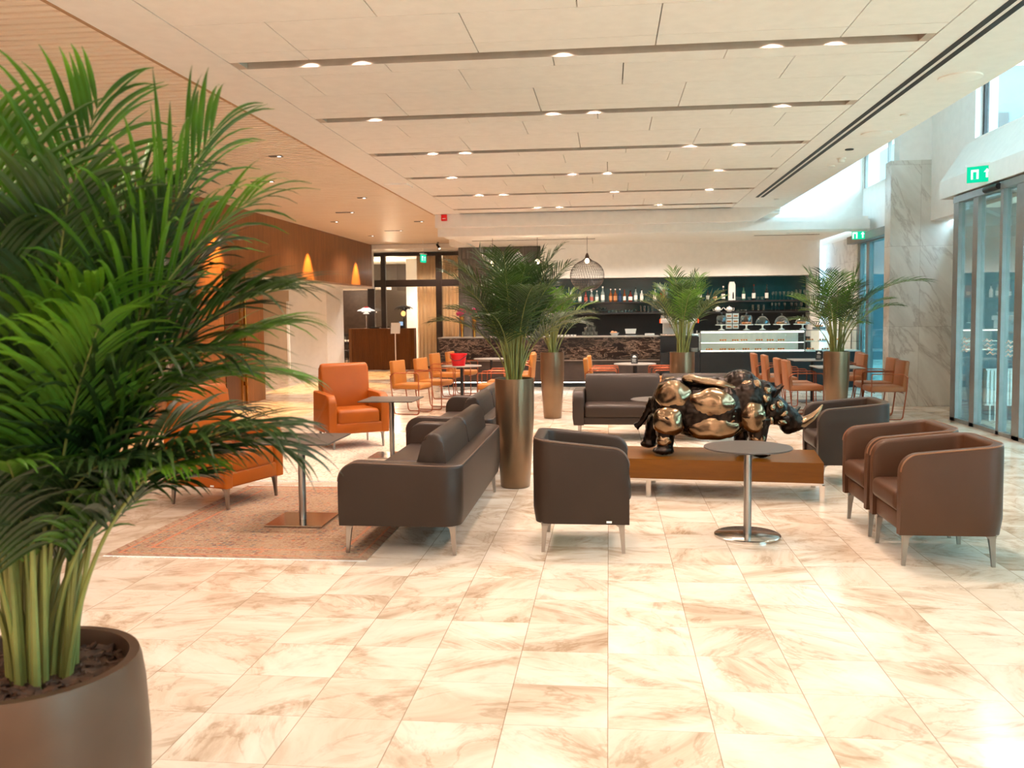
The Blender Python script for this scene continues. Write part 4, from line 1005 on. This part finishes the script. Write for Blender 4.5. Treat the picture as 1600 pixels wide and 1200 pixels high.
# espresso machine
es = thing('espresso_machine', 'white and steel espresso machine with red side lamps behind the third palm', 'coffee machine', (1.478, 19.33, 1.052))
es.scale = (.88, 1, 1)
q = MB(); q.box((-.42, -.2, .28), (.42, .25, .38), .02); q.box((-.36, .05, .05), (.36, .25, .28)); q.out('body', 'whitep', es)
q = MB(); q.box((-.45, -.22, .0), (.45, .25, .06), .01); q.out('drip_tray', 'chrome', es)
q = MB(); q.box((-.44, -.16, .385), (.44, .24, .395)); [q.cyl((x, -.16, .395), (x, -.16, .44), .006) for x in (-.43, 0, .43)]; q.cyl((-.43, -.16, .44), (.43, -.16, .44), .006); q.out('cup_rail', 'chrome', es)
for x in (-.2, .1): q = MB(); q.lathe([(.035, .18), (.04, .28)], (x, -.1), 14); q.cyl((x, -.1, .2), (x, -.28, .18), .014); q.out('group_head', 'chrome', es)
for x in (-.45, .45): q = MB(); q.box((x-.012, -.22, .29), (x+.012, -.2, .37)); q.out('side_lamp', 'redl', es, 0)
cup = thing('cup', 'white cup on the espresso machine, front row, first from the left', 'cup', (1.15, 19.3, 1.449), 0, 'cups on the espresso machine')
q = MB(); q.lathe([(.02, 0), (.036, .055), (.032, .055), (.018, .006), (.001, .006)], n=14); q.out('bowl', 'china', cup)
q = MB(); q.tube([(.034, 0, .045), (.055, 0, .035), (.03, 0, .015)], .004, 5); q.out('handle', 'china', cup)
for i in range(8):
    for j in range(2):
        if i+j: dup(cup, 'white cup on the espresso machine, '+('front', 'back')[j]+' row, '+['first', 'second', 'third', 'fourth', 'fifth', 'sixth', 'seventh', 'eighth'][i]+' from the left', (1.15+.09*i, 19.3+.1*j, 1.449), r.uniform(0, 6), 'cups on the espresso machine')
# plates stack right of the machine
for i, x in enumerate((1.58, 1.77)):
    q = MB()
    for k in range(6): q.lathe([(.001, .0+.014*k), (.05, 0+.014*k), (.085, .014+.014*k), (.001, .010+.014*k)], n=20)
    tag(q.out('plate_stack', 'china', loc=(x, 18.91, .732)), ('stack of white plates before the espresso machine, left', 'stack of white plates before the espresso machine, right')[i], 'plates')
# shelves
for i, (z, lab) in enumerate(((1.80, 'upper dark shelf holding the bottles'), (1.53, 'lower dark shelf holding glasses and teapots'))):
    q = MB(); q.box((-1.6, 22.05, z), (4.78, 22.52, z+.035)); tag(q.out('wall_shelf', 'black', smooth=0), lab, 'shelf')
q = MB(); q.box((-1.6, 21.95, 0), (4.78, 22.5, .95)); tag(q.out('back_counter', 'black', smooth=0), 'black back counter below the bottle shelves', 'counter')
def glassmat(nm, c): return simple(nm, c, .1, var=.02)
BC = {'clear': glassmat('pale_bottle_glass', (130, 142, 138)), 'amber': glassmat('amber_bottle_glass', (116, 62, 24)), 'red': glassmat('red_bottle_glass', (104, 26, 16)), 'blue': glassmat('blue_bottle_glass', (24, 50, 84)), 'dark': glassmat('black_bottle_glass', (24, 22, 22)), 'white': M['china'], 'green': glassmat('green_bottle_glass', (60, 100, 80))}
LB = {'w': M['china'], 'o': simple('orange_label', (190, 130, 84), .5), 'r': simple('red_label', (176, 90, 76), .5), 'b': simple('navy_label', (40, 60, 96), .5)}
def bx_(x): return (x-952)*.01612
def bottle(x, h, w, body, labl, cap, lab):
    t = thing('bottle', lab, 'bottle', (bx_(x), 22.2, 1.835), 0, 'bottles on the upper bar shelf')
    q = MB(); q.lathe([(.001, 0), (w, 0), (w, h*.55), (w*.85, h*.62), (w*.34, h*.72), (w*.3, h*.93), (.001, h*.93)], n=14); q.out('glass_body', BC[body], t)
    q = MB(); q.lathe([(w+.001, h*.12), (w+.0015, h*.12), (w+.0015, h*.45), (w+.001, h*.45)], n=14); q.out('label', LB[labl], t)
    q = MB(); q.lathe([(w*.4, h*.9), (w*.4, h), (.001, h)], n=10); q.out('cap', BC[cap], t)
BS = [(899, .28, .035, 'green', 'w', 'dark', 'pale green bottle, leftmost, beside the second palm'), (908, .30, .04, 'clear', 'w', 'dark', 'grey clear bottle next to the leftmost'), (917, .27, .04, 'red', 'r', 'dark', 'squat red-labelled bottle under the pendant'), (926, .28, .045, 'clear', 'r', 'white', 'white bottle with a red band'), (934, .28, .04, 'clear', 'w', 'white', 'short white bottle right of the red-banded one'),
      (943, .38, .045, 'clear', 'w', 'white', 'tall white-capped bottle right of the pendant'), (955, .32, .04, 'amber', 'o', 'white', 'amber bottle with orange label, left of its twin'), (962, .32, .045, 'amber', 'o', 'white', 'amber bottle with orange label, right of its twin'), (969, .32, .038, 'blue', 'b', 'white', 'dark blue bottle with white cap'), (976, .29, .035, 'amber', 'w', 'red', 'slim orange bottle with white label'),
      (985, .27, .05, 'red', 'w', 'dark', 'round dark red liqueur bottle'), (993, .34, .042, 'clear', 'w', 'dark', 'tall white-labelled bottle with dark cap'), (1002, .30, .04, 'white', 'w', 'dark', 'plain white square-shouldered bottle'), (1022, .34, .048, 'clear', 'w', 'dark', 'wide clear bottle left of the golden box'),
      (1089, .32, .05, 'dark', 'w', 'white', 'dark bottle with white cap right of the third palm'), (1101, .27, .04, 'dark', 'w', 'dark', 'short dark bottle with white label'), (1112, .25, .04, 'dark', 'o', 'dark', 'small brown bottle left of the white box'), (1124, .35, .045, 'dark', 'w', 'white', 'dark wine bottle just left of the white box'),
      (1154, .34, .04, 'green', 'w', 'dark', 'green bottle with white label right of the white box'), (1169, .38, .042, 'dark', 'w', 'red', 'tall dark bottle in the middle of the right shelf'), (1188, .38, .042, 'dark', 'w', 'dark', 'tall black bottle beside the stemmed glasses')]
for x, h, w, bd, lb, cp_, nm in BS: bottle(x, h, w, bd, lb, cp_, nm)
t = thing('gift_box', 'golden brown bottle box on the upper bar shelf', 'box', (bx_(1035), 22.2, 1.835)); q = MB(); q.box((-.085, -.05, 0), (.085, .05, .29)); q.out('carton', BC['amber'], t, 0); q = MB(); q.lathe([(.001, 0), (.05, 0), (.05, .004), (.001, .004)], n=16)
for v in q.bm.verts: v.co = Vector((v.co.x, -.05-v.co.z, .1+v.co.y))
q.out('emblem', LB['o'], t)
t = thing('gift_box', 'tall white bottle box on the upper bar shelf', 'box', (bx_(1136.5), 22.2, 1.835)); q = MB(); q.prism([(-.08, 0), (.08, 0), (.08, .38), (.05, .45), (-.05, .45), (-.08, .38)], 'y', -.05, .05); q.out('carton', 'whitep', t, 0); q = MB(); q.lathe([(.001, 0), (.02, .0), (.02, .10), (.01, .16), (.001, .16)], n=10); q.out('bottle_print', 'black', t, loc=(.03, -.045, .04))
# glassware rows
ORD = ['first', 'second', 'third', 'fourth', 'fifth', 'sixth', 'seventh', 'eighth', 'ninth']
def goblet(h, w):
    m = MB(); m.lathe([(.001, 0), (w*.8, 0), (.006, .008), (.005, h*.45), (w*.6, h*.55), (w, h*.75), (w*.85, h), (w*.82, h), (w*.95, h*.75), (.003, h*.52)], n=12); return m
def tumbler(h, w):
    m = MB(); m.lathe([(.001, 0), (w*.8, 0), (w, h), (w*.94, h), (w*.75, .01), (.001, .01)], n=12); return m
def glass_row(kind, h, w, xs, z, lab, grp):
    o = (goblet(h, w) if kind == 'g' else tumbler(h, w)).out('drinking_glass' if kind != 'g' else 'wine_glass', 'glassware'); tag(o, lab, 'glass', grp); o.location = (bx_(xs[0]), 22.2, z)
    if len(xs) > 1: o['label'] = lab+', '+ORD[0]+' from the left'
    for k, x in enumerate(xs[1:]):
        c = o.copy(); COL.objects.link(c); c.location = (bx_(x), 22.2+r.uniform(-.05, .05), z); c['label'] = lab+', '+ORD[k+1]+' from the left' 
zA, zB = 1.835, 1.565
glass_row('g', .20, .035, [1197, 1202, 1208, 1213, 1219, 1225], zA, 'stemmed glass in the row at the right of the upper shelf', 'stemmed glasses, upper shelf')
glass_row('g', .24, .035, [1231, 1237, 1243, 1248], zA, 'tall stemmed glass at the right end of the upper shelf', 'tall stemmed glasses, upper shelf')
glass_row('t', .10, .035, [1009, 1013], zA, 'small empty glass between bottles left of the golden box', 'small glasses between bottles')
glass_row('t', .08, .04, [1144, 1149, 1162, 1176, 1181], zA, 'low tumbler among the bottles right of the white box', 'tumblers among the bottles')
glass_row('t', .14, .035, [904, 909, 914, 919], zB, 'tumbler at the left end of the lower shelf', 'tumblers, lower shelf left')
glass_row('g', .13, .045, [929, 935, 941, 946], zB, 'white-rimmed short stem glass on the lower shelf', 'short stem glasses, lower shelf')
glass_row('t', .07, .038, [953, 958, 963, 968, 973, 978, 983, 988, 993], zB, 'low glass in the long row on the lower shelf', 'low glasses, lower shelf')
glass_row('t', .16, .036, [1001, 1006, 1012, 1018], zB, 'tall tumbler left of the third palm on the lower shelf', 'tall tumblers, lower shelf')
glass_row('t', .05, .05, [1146, 1151, 1156], zB, 'shallow glass bowl right of the teapots', 'glass bowls, lower shelf')
glass_row('t', .16, .034, [1168, 1176, 1184], zB, 'straight glass in the middle right of the lower shelf', 'straight glasses, lower shelf')
glass_row('g', .20, .034, [1196, 1201, 1206, 1214], zB, 'stemmed glass at the right of the lower shelf', 'stemmed glasses, lower shelf')
glass_row('g', .20, .034, [1224, 1231, 1238], zB, 'stemmed glass at the far right end of the lower shelf', 'stemmed glasses, lower shelf end')
def teapot(x, lab, flip=0):
    t = thing('teapot', lab, 'teapot', (bx_(x), 22.2, zB), PI if flip else 0, 'white teapots')
    q = MB(); q.lathe([(.001, 0), (.05, 0), (.08, .05), (.06, .10), (.03, .115), (.001, .12)], n=18); q.out('body', 'china', t)
    q = MB(); q.lathe([(.012, .118), (.014, .13), (.001, .14)], n=10); q.out('lid_knob', 'china', t)
    q = MB(); q.tube([(.07, 0, .04), (.10, 0, .06), (.13, 0, .10)], [.014, .010, .007], 8); q.out('spout', 'china', t)
    q = MB(); q.tube([(-.07, 0, .08), (-.12, 0, .08), (-.11, 0, .03), (-.07, 0, .03)], .007, 6); q.out('handle', 'china', t)
teapot(1116, 'white teapot on the lower shelf, left one'); teapot(1133, 'white teapot on the lower shelf, right one', 1)
for x, lab in ((1089, 'white bowl stack on the lower shelf beside the third palm'), (1100, 'small white plate stack left of the teapots')):
    q = MB(); q.lathe([(.001, 0), (.04, 0), (.085, .04 if x < 1095 else .02), (.08, .04 if x < 1095 else .02), (.001, .01)], n=18)
    if x < 1095: q.lathe([(.001, .04), (.04, .04), (.075, .08), (.07, .08), (.001, .05)], n=18)
    tag(q.out('dish', 'china', loc=(bx_(x), 22.2, zB)), lab, 'dish')
# things on the bar top
zt = 1.075
for x, lab in ((-3.17, 'gold trumpet vase with magenta flowers on the bar, left one'), (-2.90, 'gold trumpet vase with magenta flowers on the bar, right one')):
    t = thing('flower_vase', lab, 'vase', (x, 19.15, zt), 0, 'gold vases with flowers')
    q = MB(); q.lathe([(.001, 0), (.035, 0), (.03, .02), (.035, .15), (.055, .44), (.05, .44), (.03, .15), (.001, .02)], n=18); q.out('vase', 'gold', t)
    q = MB()
    for k in range(46):
        a = r.uniform(0, 2*PI); b_ = r.uniform(-.5, PI/2); R_ = .10
        q.ell((R_*math.cos(a)*math.cos(b_), R_*math.sin(a)*math.cos(b_), .52+R_*math.sin(b_)*.9), (.03, .03, .022), None, 1)
    q.out('bloom', 'flower', t, 60)
    q = MB()
    for k in range(5): q.tube([(0, 0, .3), (.04*math.cos(k), .04*math.sin(k), .5)], .004, 5)
    q.out('stem', 'stem', t)
q = MB(); q.lathe([(.001, 0), (.032, 0), (.04, .095), (.037, .095), (.001, .012)], n=12)
g0 = tag(q.out('drinking_glass', 'glassware', loc=(-.53, 19.1, zt)), 'clear glass in the bottom row of the bar pyramid, first from the left', 'glass', 'pyramid of glasses on the bar')
for k in range(3):
    for j in range(4-k):
        if k+j:
            c = g0.copy(); COL.objects.link(c); c.location = (-.53+.085*j+.042*k, 19.1, zt+.096*k)
            c['label'] = 'clear glass in the '+('bottom', 'middle', 'top')[k]+' row of the bar pyramid, '+ORD[j]+' from the left'
q = MB(); q.lathe([(.001, 0), (.05, 0), (.10, .07), (.095, .07), (.001, .012)], n=20)
t = thing('fruit_bowl', 'white bowl with orange fruit on the bar', 'bowl', (.12, 19.1, zt)); q.out('bowl', 'china', t)
q = MB(); q.ell((-.04, 0, .075), (.04, .04, .035), None, 2); q.ell((.02, .02, .07), (.04, .04, .03), None, 2); q.out('fruit', LB['o'], t)
t = thing('tip_box', 'white rectangular holder on a stand on the bar', 'box', (.46, 19.1, zt)); q = MB(); q.prism([(-.10, .05), (.10, .05), (.12, .15), (-.12, .15)], 'y', -.05, .05); q.out('box', 'whitep', t, 0); q = MB(); q.box((-.12, -.04, 0), (.12, .04, .012)); q.out('base', 'whitep', t, 0)
q = MB(); q.lathe([(.001, 0), (.022, 0), (.03, .035), (.001, .03)], n=10)
g0 = tag(q.out('tealight', 'china', loc=(-1.28, 19.1, zt)), 'small white tealight in the row along the bar edge, first from the left', 'candle', 'tealights on the bar')
for k in range(1, 9):
    c = g0.copy(); COL.objects.link(c); c.location = (-1.28+.07*k, 19.1, zt); c['label'] = 'small white tealight in the row along the bar edge, '+ORD[k]+' from the left'
q = MB(); q.box((-.1, -.05, 0), (.1, .05, .05), .01); tag(q.out('napkin_box', 'whitep', loc=(.86, 19.1, zt)), 'low pale napkin box on the bar beside the third palm', 'box')
# wire pendants
def pendant(x, y, zc, R, zt_, lab):
    t = thing('pendant_lamp', lab, 'pendant lamp', (x, y, zc), 0, 'wire globe pendants')
    prof = [(R*.10, R*1.16), (R*.13, R*1.02)] + [(R*math.sin(a), R*math.cos(a)*.92) for a in [PI*(.10+.80*i/14) for i in range(15)]]
    q = MB()
    for k in range(40):
        a = 2*PI*k/40; q.tube([(p_*math.cos(a+.25*i/5), p_*math.sin(a+.25*i/5), z_) for i, (p_, z_) in enumerate(prof)], .0024, 3)
        q.tube([(p_*math.cos(a-.25*i/5), p_*math.sin(a-.25*i/5), z_) for i, (p_, z_) in enumerate(prof)], .0024, 3)
    for i in range(2, len(prof)):
        p_, z_ = prof[i]; q.tube([(p_*math.cos(2*PI*k/32), p_*math.sin(2*PI*k/32), z_) for k in range(33)], .0024, 3)
    q.out('wire_shade', 'darkbrown', t, 0)
    q = MB(); q.lathe([(.001, R*1.02), (.03, R*1.02), (.035, R*1.2), (.012, R*1.32), (.001, R*1.32)], n=14); q.out('cap', 'darkbrown', t)
    q = MB(); q.cyl((0, 0, R*1.3), (0, 0, zt_-zc), .004, n=6); q.out('cord', 'black', t)
    q = MB(); q.ell((0, -.01, R*.86), (.045, .045, .055), None, 2); q.out('bulb', 'bulb', t)
    light('pendant_bulb_lamp', 'POINT', (x, y-.02, zc+R*.75), 22, (1, .8, .58), shadow_soft_size=.05)
pendant(-.45, 19.0, 2.36, .36, 3.24, 'wire globe pendant with a bright bulb, rightmost above the bar')
pendant(-1.50, 19.0, 2.36, .36, 3.24, 'wire globe pendant half hidden by the second palm')
pendant(-2.46, 19.0, 2.34, .36, 3.24, 'wire globe pendant mostly hidden by the tallest palm')
# ================================================================ RECEPTION, SCREEN AREA
rc = thing('reception_desk', 'fluted walnut reception desk before the glazed screen', 'desk', (-6.5, 25.15, 0))
q = MB(); hw = .96; q.prism([(-hw+.12, -.2), (hw-.1, -.2), (hw, -.08), (hw, .2), (-hw, .2), (-hw, -.08)], 'z', 0, 1.18); q.out('body', 'reception', rc, 0)
q = MB()
for i in range(56): x = -hw+.13+i*(2*hw-.24)/55; q.box((x-.009, -.215, .02), (x+.009, -.2, 1.17))
q.out('fluting', 'reception', rc, 0)
q = MB(); q.box((-.65, -.1, 1.18), (-.35, .1, 1.22)); tag(q.out('book_tray', 'black', loc=(-6.2, 25.15, 0), smooth=0), 'flat dark tray on the reception desk top', 'tray')
lp = thing('table_lamp', 'white tiered-shade lamp with red top on the reception desk', 'lamp', (-6.98, 25.25, 1.18))
q = MB(); q.lathe([(.001, 0), (.08, 0), (.08, .012), (.01, .02), (.008, .38), (.001, .38)], n=18); q.out('stand', 'chrome', lp)
q = MB(); q.lathe([(.10, .60), (.14, .57), (.24, .53), (.26, .505), (.25, .505), (.13, .55), (.09, .59)], n=32); q.out('shade', emit('lit_opal_shade', (255, 238, 220), 1.2), lp)
q = MB(); q.lathe([(.06, .54), (.13, .50), (.14, .475), (.13, .475), (.05, .52)], n=28); q.lathe([(.03, .48), (.08, .445), (.09, .42), (.08, .42), (.02, .46)], n=28); q.out('lower_shade', emit('lit_opal_inner', (255, 232, 210), 1.0), lp)
q = MB(); q.lathe([(.001, .64), (.05, .635), (.10, .60), (.001, .60)], n=20); q.out('cap', 'red', lp)
light('desk_lamp_light', 'POINT', (-6.98, 25.1, 1.7), 6, (1, .8, .6), shadow_soft_size=.08)
sg = thing('sign_stand', 'white sign panel on a thin white pole before the reception desk', 'sign', (-5.88, 24.2, 0))
q = MB(); q.lathe([(.001, 0), (.13, 0), (.13, .012), (.001, .015)], n=20); q.cyl((0, 0, 0), (0, 0, 1.06), .014, n=8); q.out('pole', 'whitep', sg)
q = MB(); q.box((-.13, -.006, 0), (.13, .006, .31), 0, 1, Matrix.Translation((0, 0, 1.05)) @ Matrix.Rotation(-.3, 4, 'X')); q.out('panel', 'whitep', sg, 0)
# dark ornamental plant with tablet behind it
op = thing('ornamental_plant', 'dark spiky leaf arrangement glowing inside, right end of the reception desk', 'decoration', (-5.88, 25.33, 1.18))
q = MB(); q.lathe([(.001, 0), (.06, 0), (.05, .02), (.02, .05), (.02, .30), (.001, .3)], n=14); q.out('stand', 'black', op)
q = MB()
for k in range(26):
    az = k*2.4; pts = frond_path((0, 0, .40+.01*k), az, r.uniform(.22, .42), .2+.05*k, 1.6+.05*k, 1.2, 6); q.tube(pts, [.03, .045, .05, .045, .035, .02, .003], 5, (1, .2))
q.out('leaves', 'black', op)
q = MB(); q.ell((0, -.1, .42), (.07, .05, .08), None, 2); q.out('glow', emit('amber_glow', (255, 190, 110), 1.6), op)
tb = thing('tablet', 'small lit tablet screen on the reception desk', 'tablet', (-5.9, 25.02, 1.18)); q = MB(); q.box((-.07, -.01, 0), (.07, .01, .2)); q.out('body', 'black', tb, 0); q = MB(); q.box((-.055, -.013, .08), (.055, -.0105, .19)); q.out('screen', 'screen', tb, 0)
q = MB(); q.box((-5.98, 32.9, 1.9), (-5.60, 32.97, 2.85)); tag(q.out('wall_art', 'gold', smooth=0), 'tall amber wall panel in the room behind the screen', 'wall art')
# pale column inside the room
sbox('wall_back', (-6.6, 28.8, 0), (-5.95, 29.6, 3.38), 'white')
# dining room seen through the left opening
dt = thing('dining_table', 'dark dining table with white cloth seen left of the reception desk', 'table', (-8.35, 28.0, 0))
q = MB(); q.box((-.5, -.4, .72), (.5, .4, .76)); q.out('tabletop', 'whitep', dt, 0); q = MB(); q.box((-.46, -.36, .62), (.46, .36, .72)); q.out('apron', 'black', dt, 0)
for x in (-.42, .42):
    for y in (-.32, .32): q = MB(); q.cyl((x, y, 0), (x, y, .62), .03, .02); q.out('leg', 'black', dt)
def dchair(loc, rz, lab):
    t = thing('dining_chair', lab, 'chair', loc, rz, 'black dining chairs')
    q = MB(); q.box((-.2, -.2, .43), (.2, .2, .48), .015); q.out('seat', 'black', t)
    q = MB(); [q.cyl((-.19, y, .48), (-.24, y, .95), .012) for y in (-.18, -.09, 0, .09, .18)]; q.box((-.26, -.2, .92), (-.22, .2, 1.0), .01); q.out('backrest', 'black', t)
    for x in (-.17, .17):
        for y in (-.17, .17): q = MB(); q.cyl((x, y, 0), (x, y, .44), .013, .018); q.out('leg', 'black', t)
dchair((-8.0, 27.2, 0), PI/2, 'black spindle dining chair beside the white block wall edge')
dchair((-8.75, 27.2, 0), PI/2, 'black spindle dining chair farther left at the same dining table')
dchair((-10.0, 29.5, 0), 0, 'black dining chair seen through the narrow passage opening')
q = MB(); q.lathe([(.001, 0), (.03, 0), (.035, .12), (.03, .12), (.001, .01)], n=12)
g0 = tag(q.out('drinking_glass', 'glassware', loc=(-8.62, 28.0, .76)), 'clear glass on the far dining table, first from the left', 'glass', 'glasses on the dining table')
for i in range(1, 5):
    c = g0.copy(); COL.objects.link(c); c.location = (-8.62+.16*i, 28.0, .76); c['label'] = 'clear glass on the far dining table, '+ORD[i]+' from the left'
q = MB(); q.box((-9.0, 30.5, .0), (-7.3, 31.0, 1.05)); tag(q.out('buffet', 'black', smooth=0), 'dark buffet at the back of the dining room', 'buffet')
q = MB(); q.lathe([(.25, 2.72), (.45, 2.68), (.45, 2.62), (.001, 2.62)], (-8.2, 28.9), 28); tag(q.out('ceiling_lamp', emit('amber_lamp', (255, 190, 90), 1.4)), 'gold round ceiling lamp in the dining room', 'lamp')
sbox('wall_back', (-13, 31.6, 0), (-6.7, 31.8, 3.38), 'darkbrown')
q = MB(); q.box((-9.92, 27.23, 0), (-9.70, 27.6, 2.02)); tag(q.out('door_leaf', 'black', smooth=0), 'open black door leaf at the end of the passage', 'door')
pf = thing('picture_frame', 'white picture in a dark frame seen through the passage opening', 'picture', (-10.35, 31.6, 1.75))
q = MB(); q.box((-.3, -.03, -.3), (.3, 0, .32)); q.out('frame', 'black', pf, 0); q = MB(); q.box((-.26, -.04, -.26), (.26, -.03, .28)); q.out('print', emit('self_glowing_print', (235, 220, 205), .8), pf, 0)  # print given its own glow in place of light falling on it
q = MB(); q.cyl((-6.55, 22.75, .03), (-6.55, 22.75, .14), .05, n=16); tag(q.out('waste_bin', 'black'), 'small black cylinder on the floor by the white block', 'bin')
# ================================================================ WALL RELIEF
def relief_mat():
    t = NT('silver_bark_relief'); v = t.coord((1, 1.0, .45)); n = t.noise(v, 4.5, 8, .65, 2.2); w = t.noise(v, 28, 5, .6, 1.0)
    c = t.ramp(t.math('ADD', t.math('MULTIPLY', n, .7), t.math('MULTIPLY', w, .3)), [(.38, lin((54, 44, 38))), (.5, lin((128, 112, 98))), (.62, lin((214, 204, 192)))])
    return t.done(c, .35, .7)
M['relief'] = relief_mat()
wr = thing('wall_relief', 'large silver-grey textured wall relief behind the foreground palm', 'wall art', (-6.44, 10.2, 0))
q = MB(); ny, nz = 90, 70; grid = []
rr = random.Random(2)
def H(y, z): return .03*math.sin(2.1*y+1.7*math.sin(1.3*z))*math.sin(1.2*z+y)+.02*math.sin(9*y+3*math.sin(4*z))+.012*math.sin(23*y+5*math.sin(3*z+y))+.008*math.sin(17*z+9*y)
for i in range(ny+1):
    grid.append([q.bm.verts.new((.06+H(i*.05, k*.042), -2.25+4.5*i/ny, .42+2.85*k/nz)) for k in range(nz+1)])
for i in range(ny):
    for k in range(nz): q.bm.faces.new((grid[i][k], grid[i+1][k], grid[i+1][k+1], grid[i][k+1]))
q.out('relief_panel', 'relief', wr, 180)
q = MB(); q.box((-.055, -2.25, .42), (.0, 2.25, 3.27)); q.out('backing', 'darkbrown', wr, 0)
sbox('trim_12', (-6.5, 7.7, 0), (-6.3, 12.45, .38), 'wallwood')
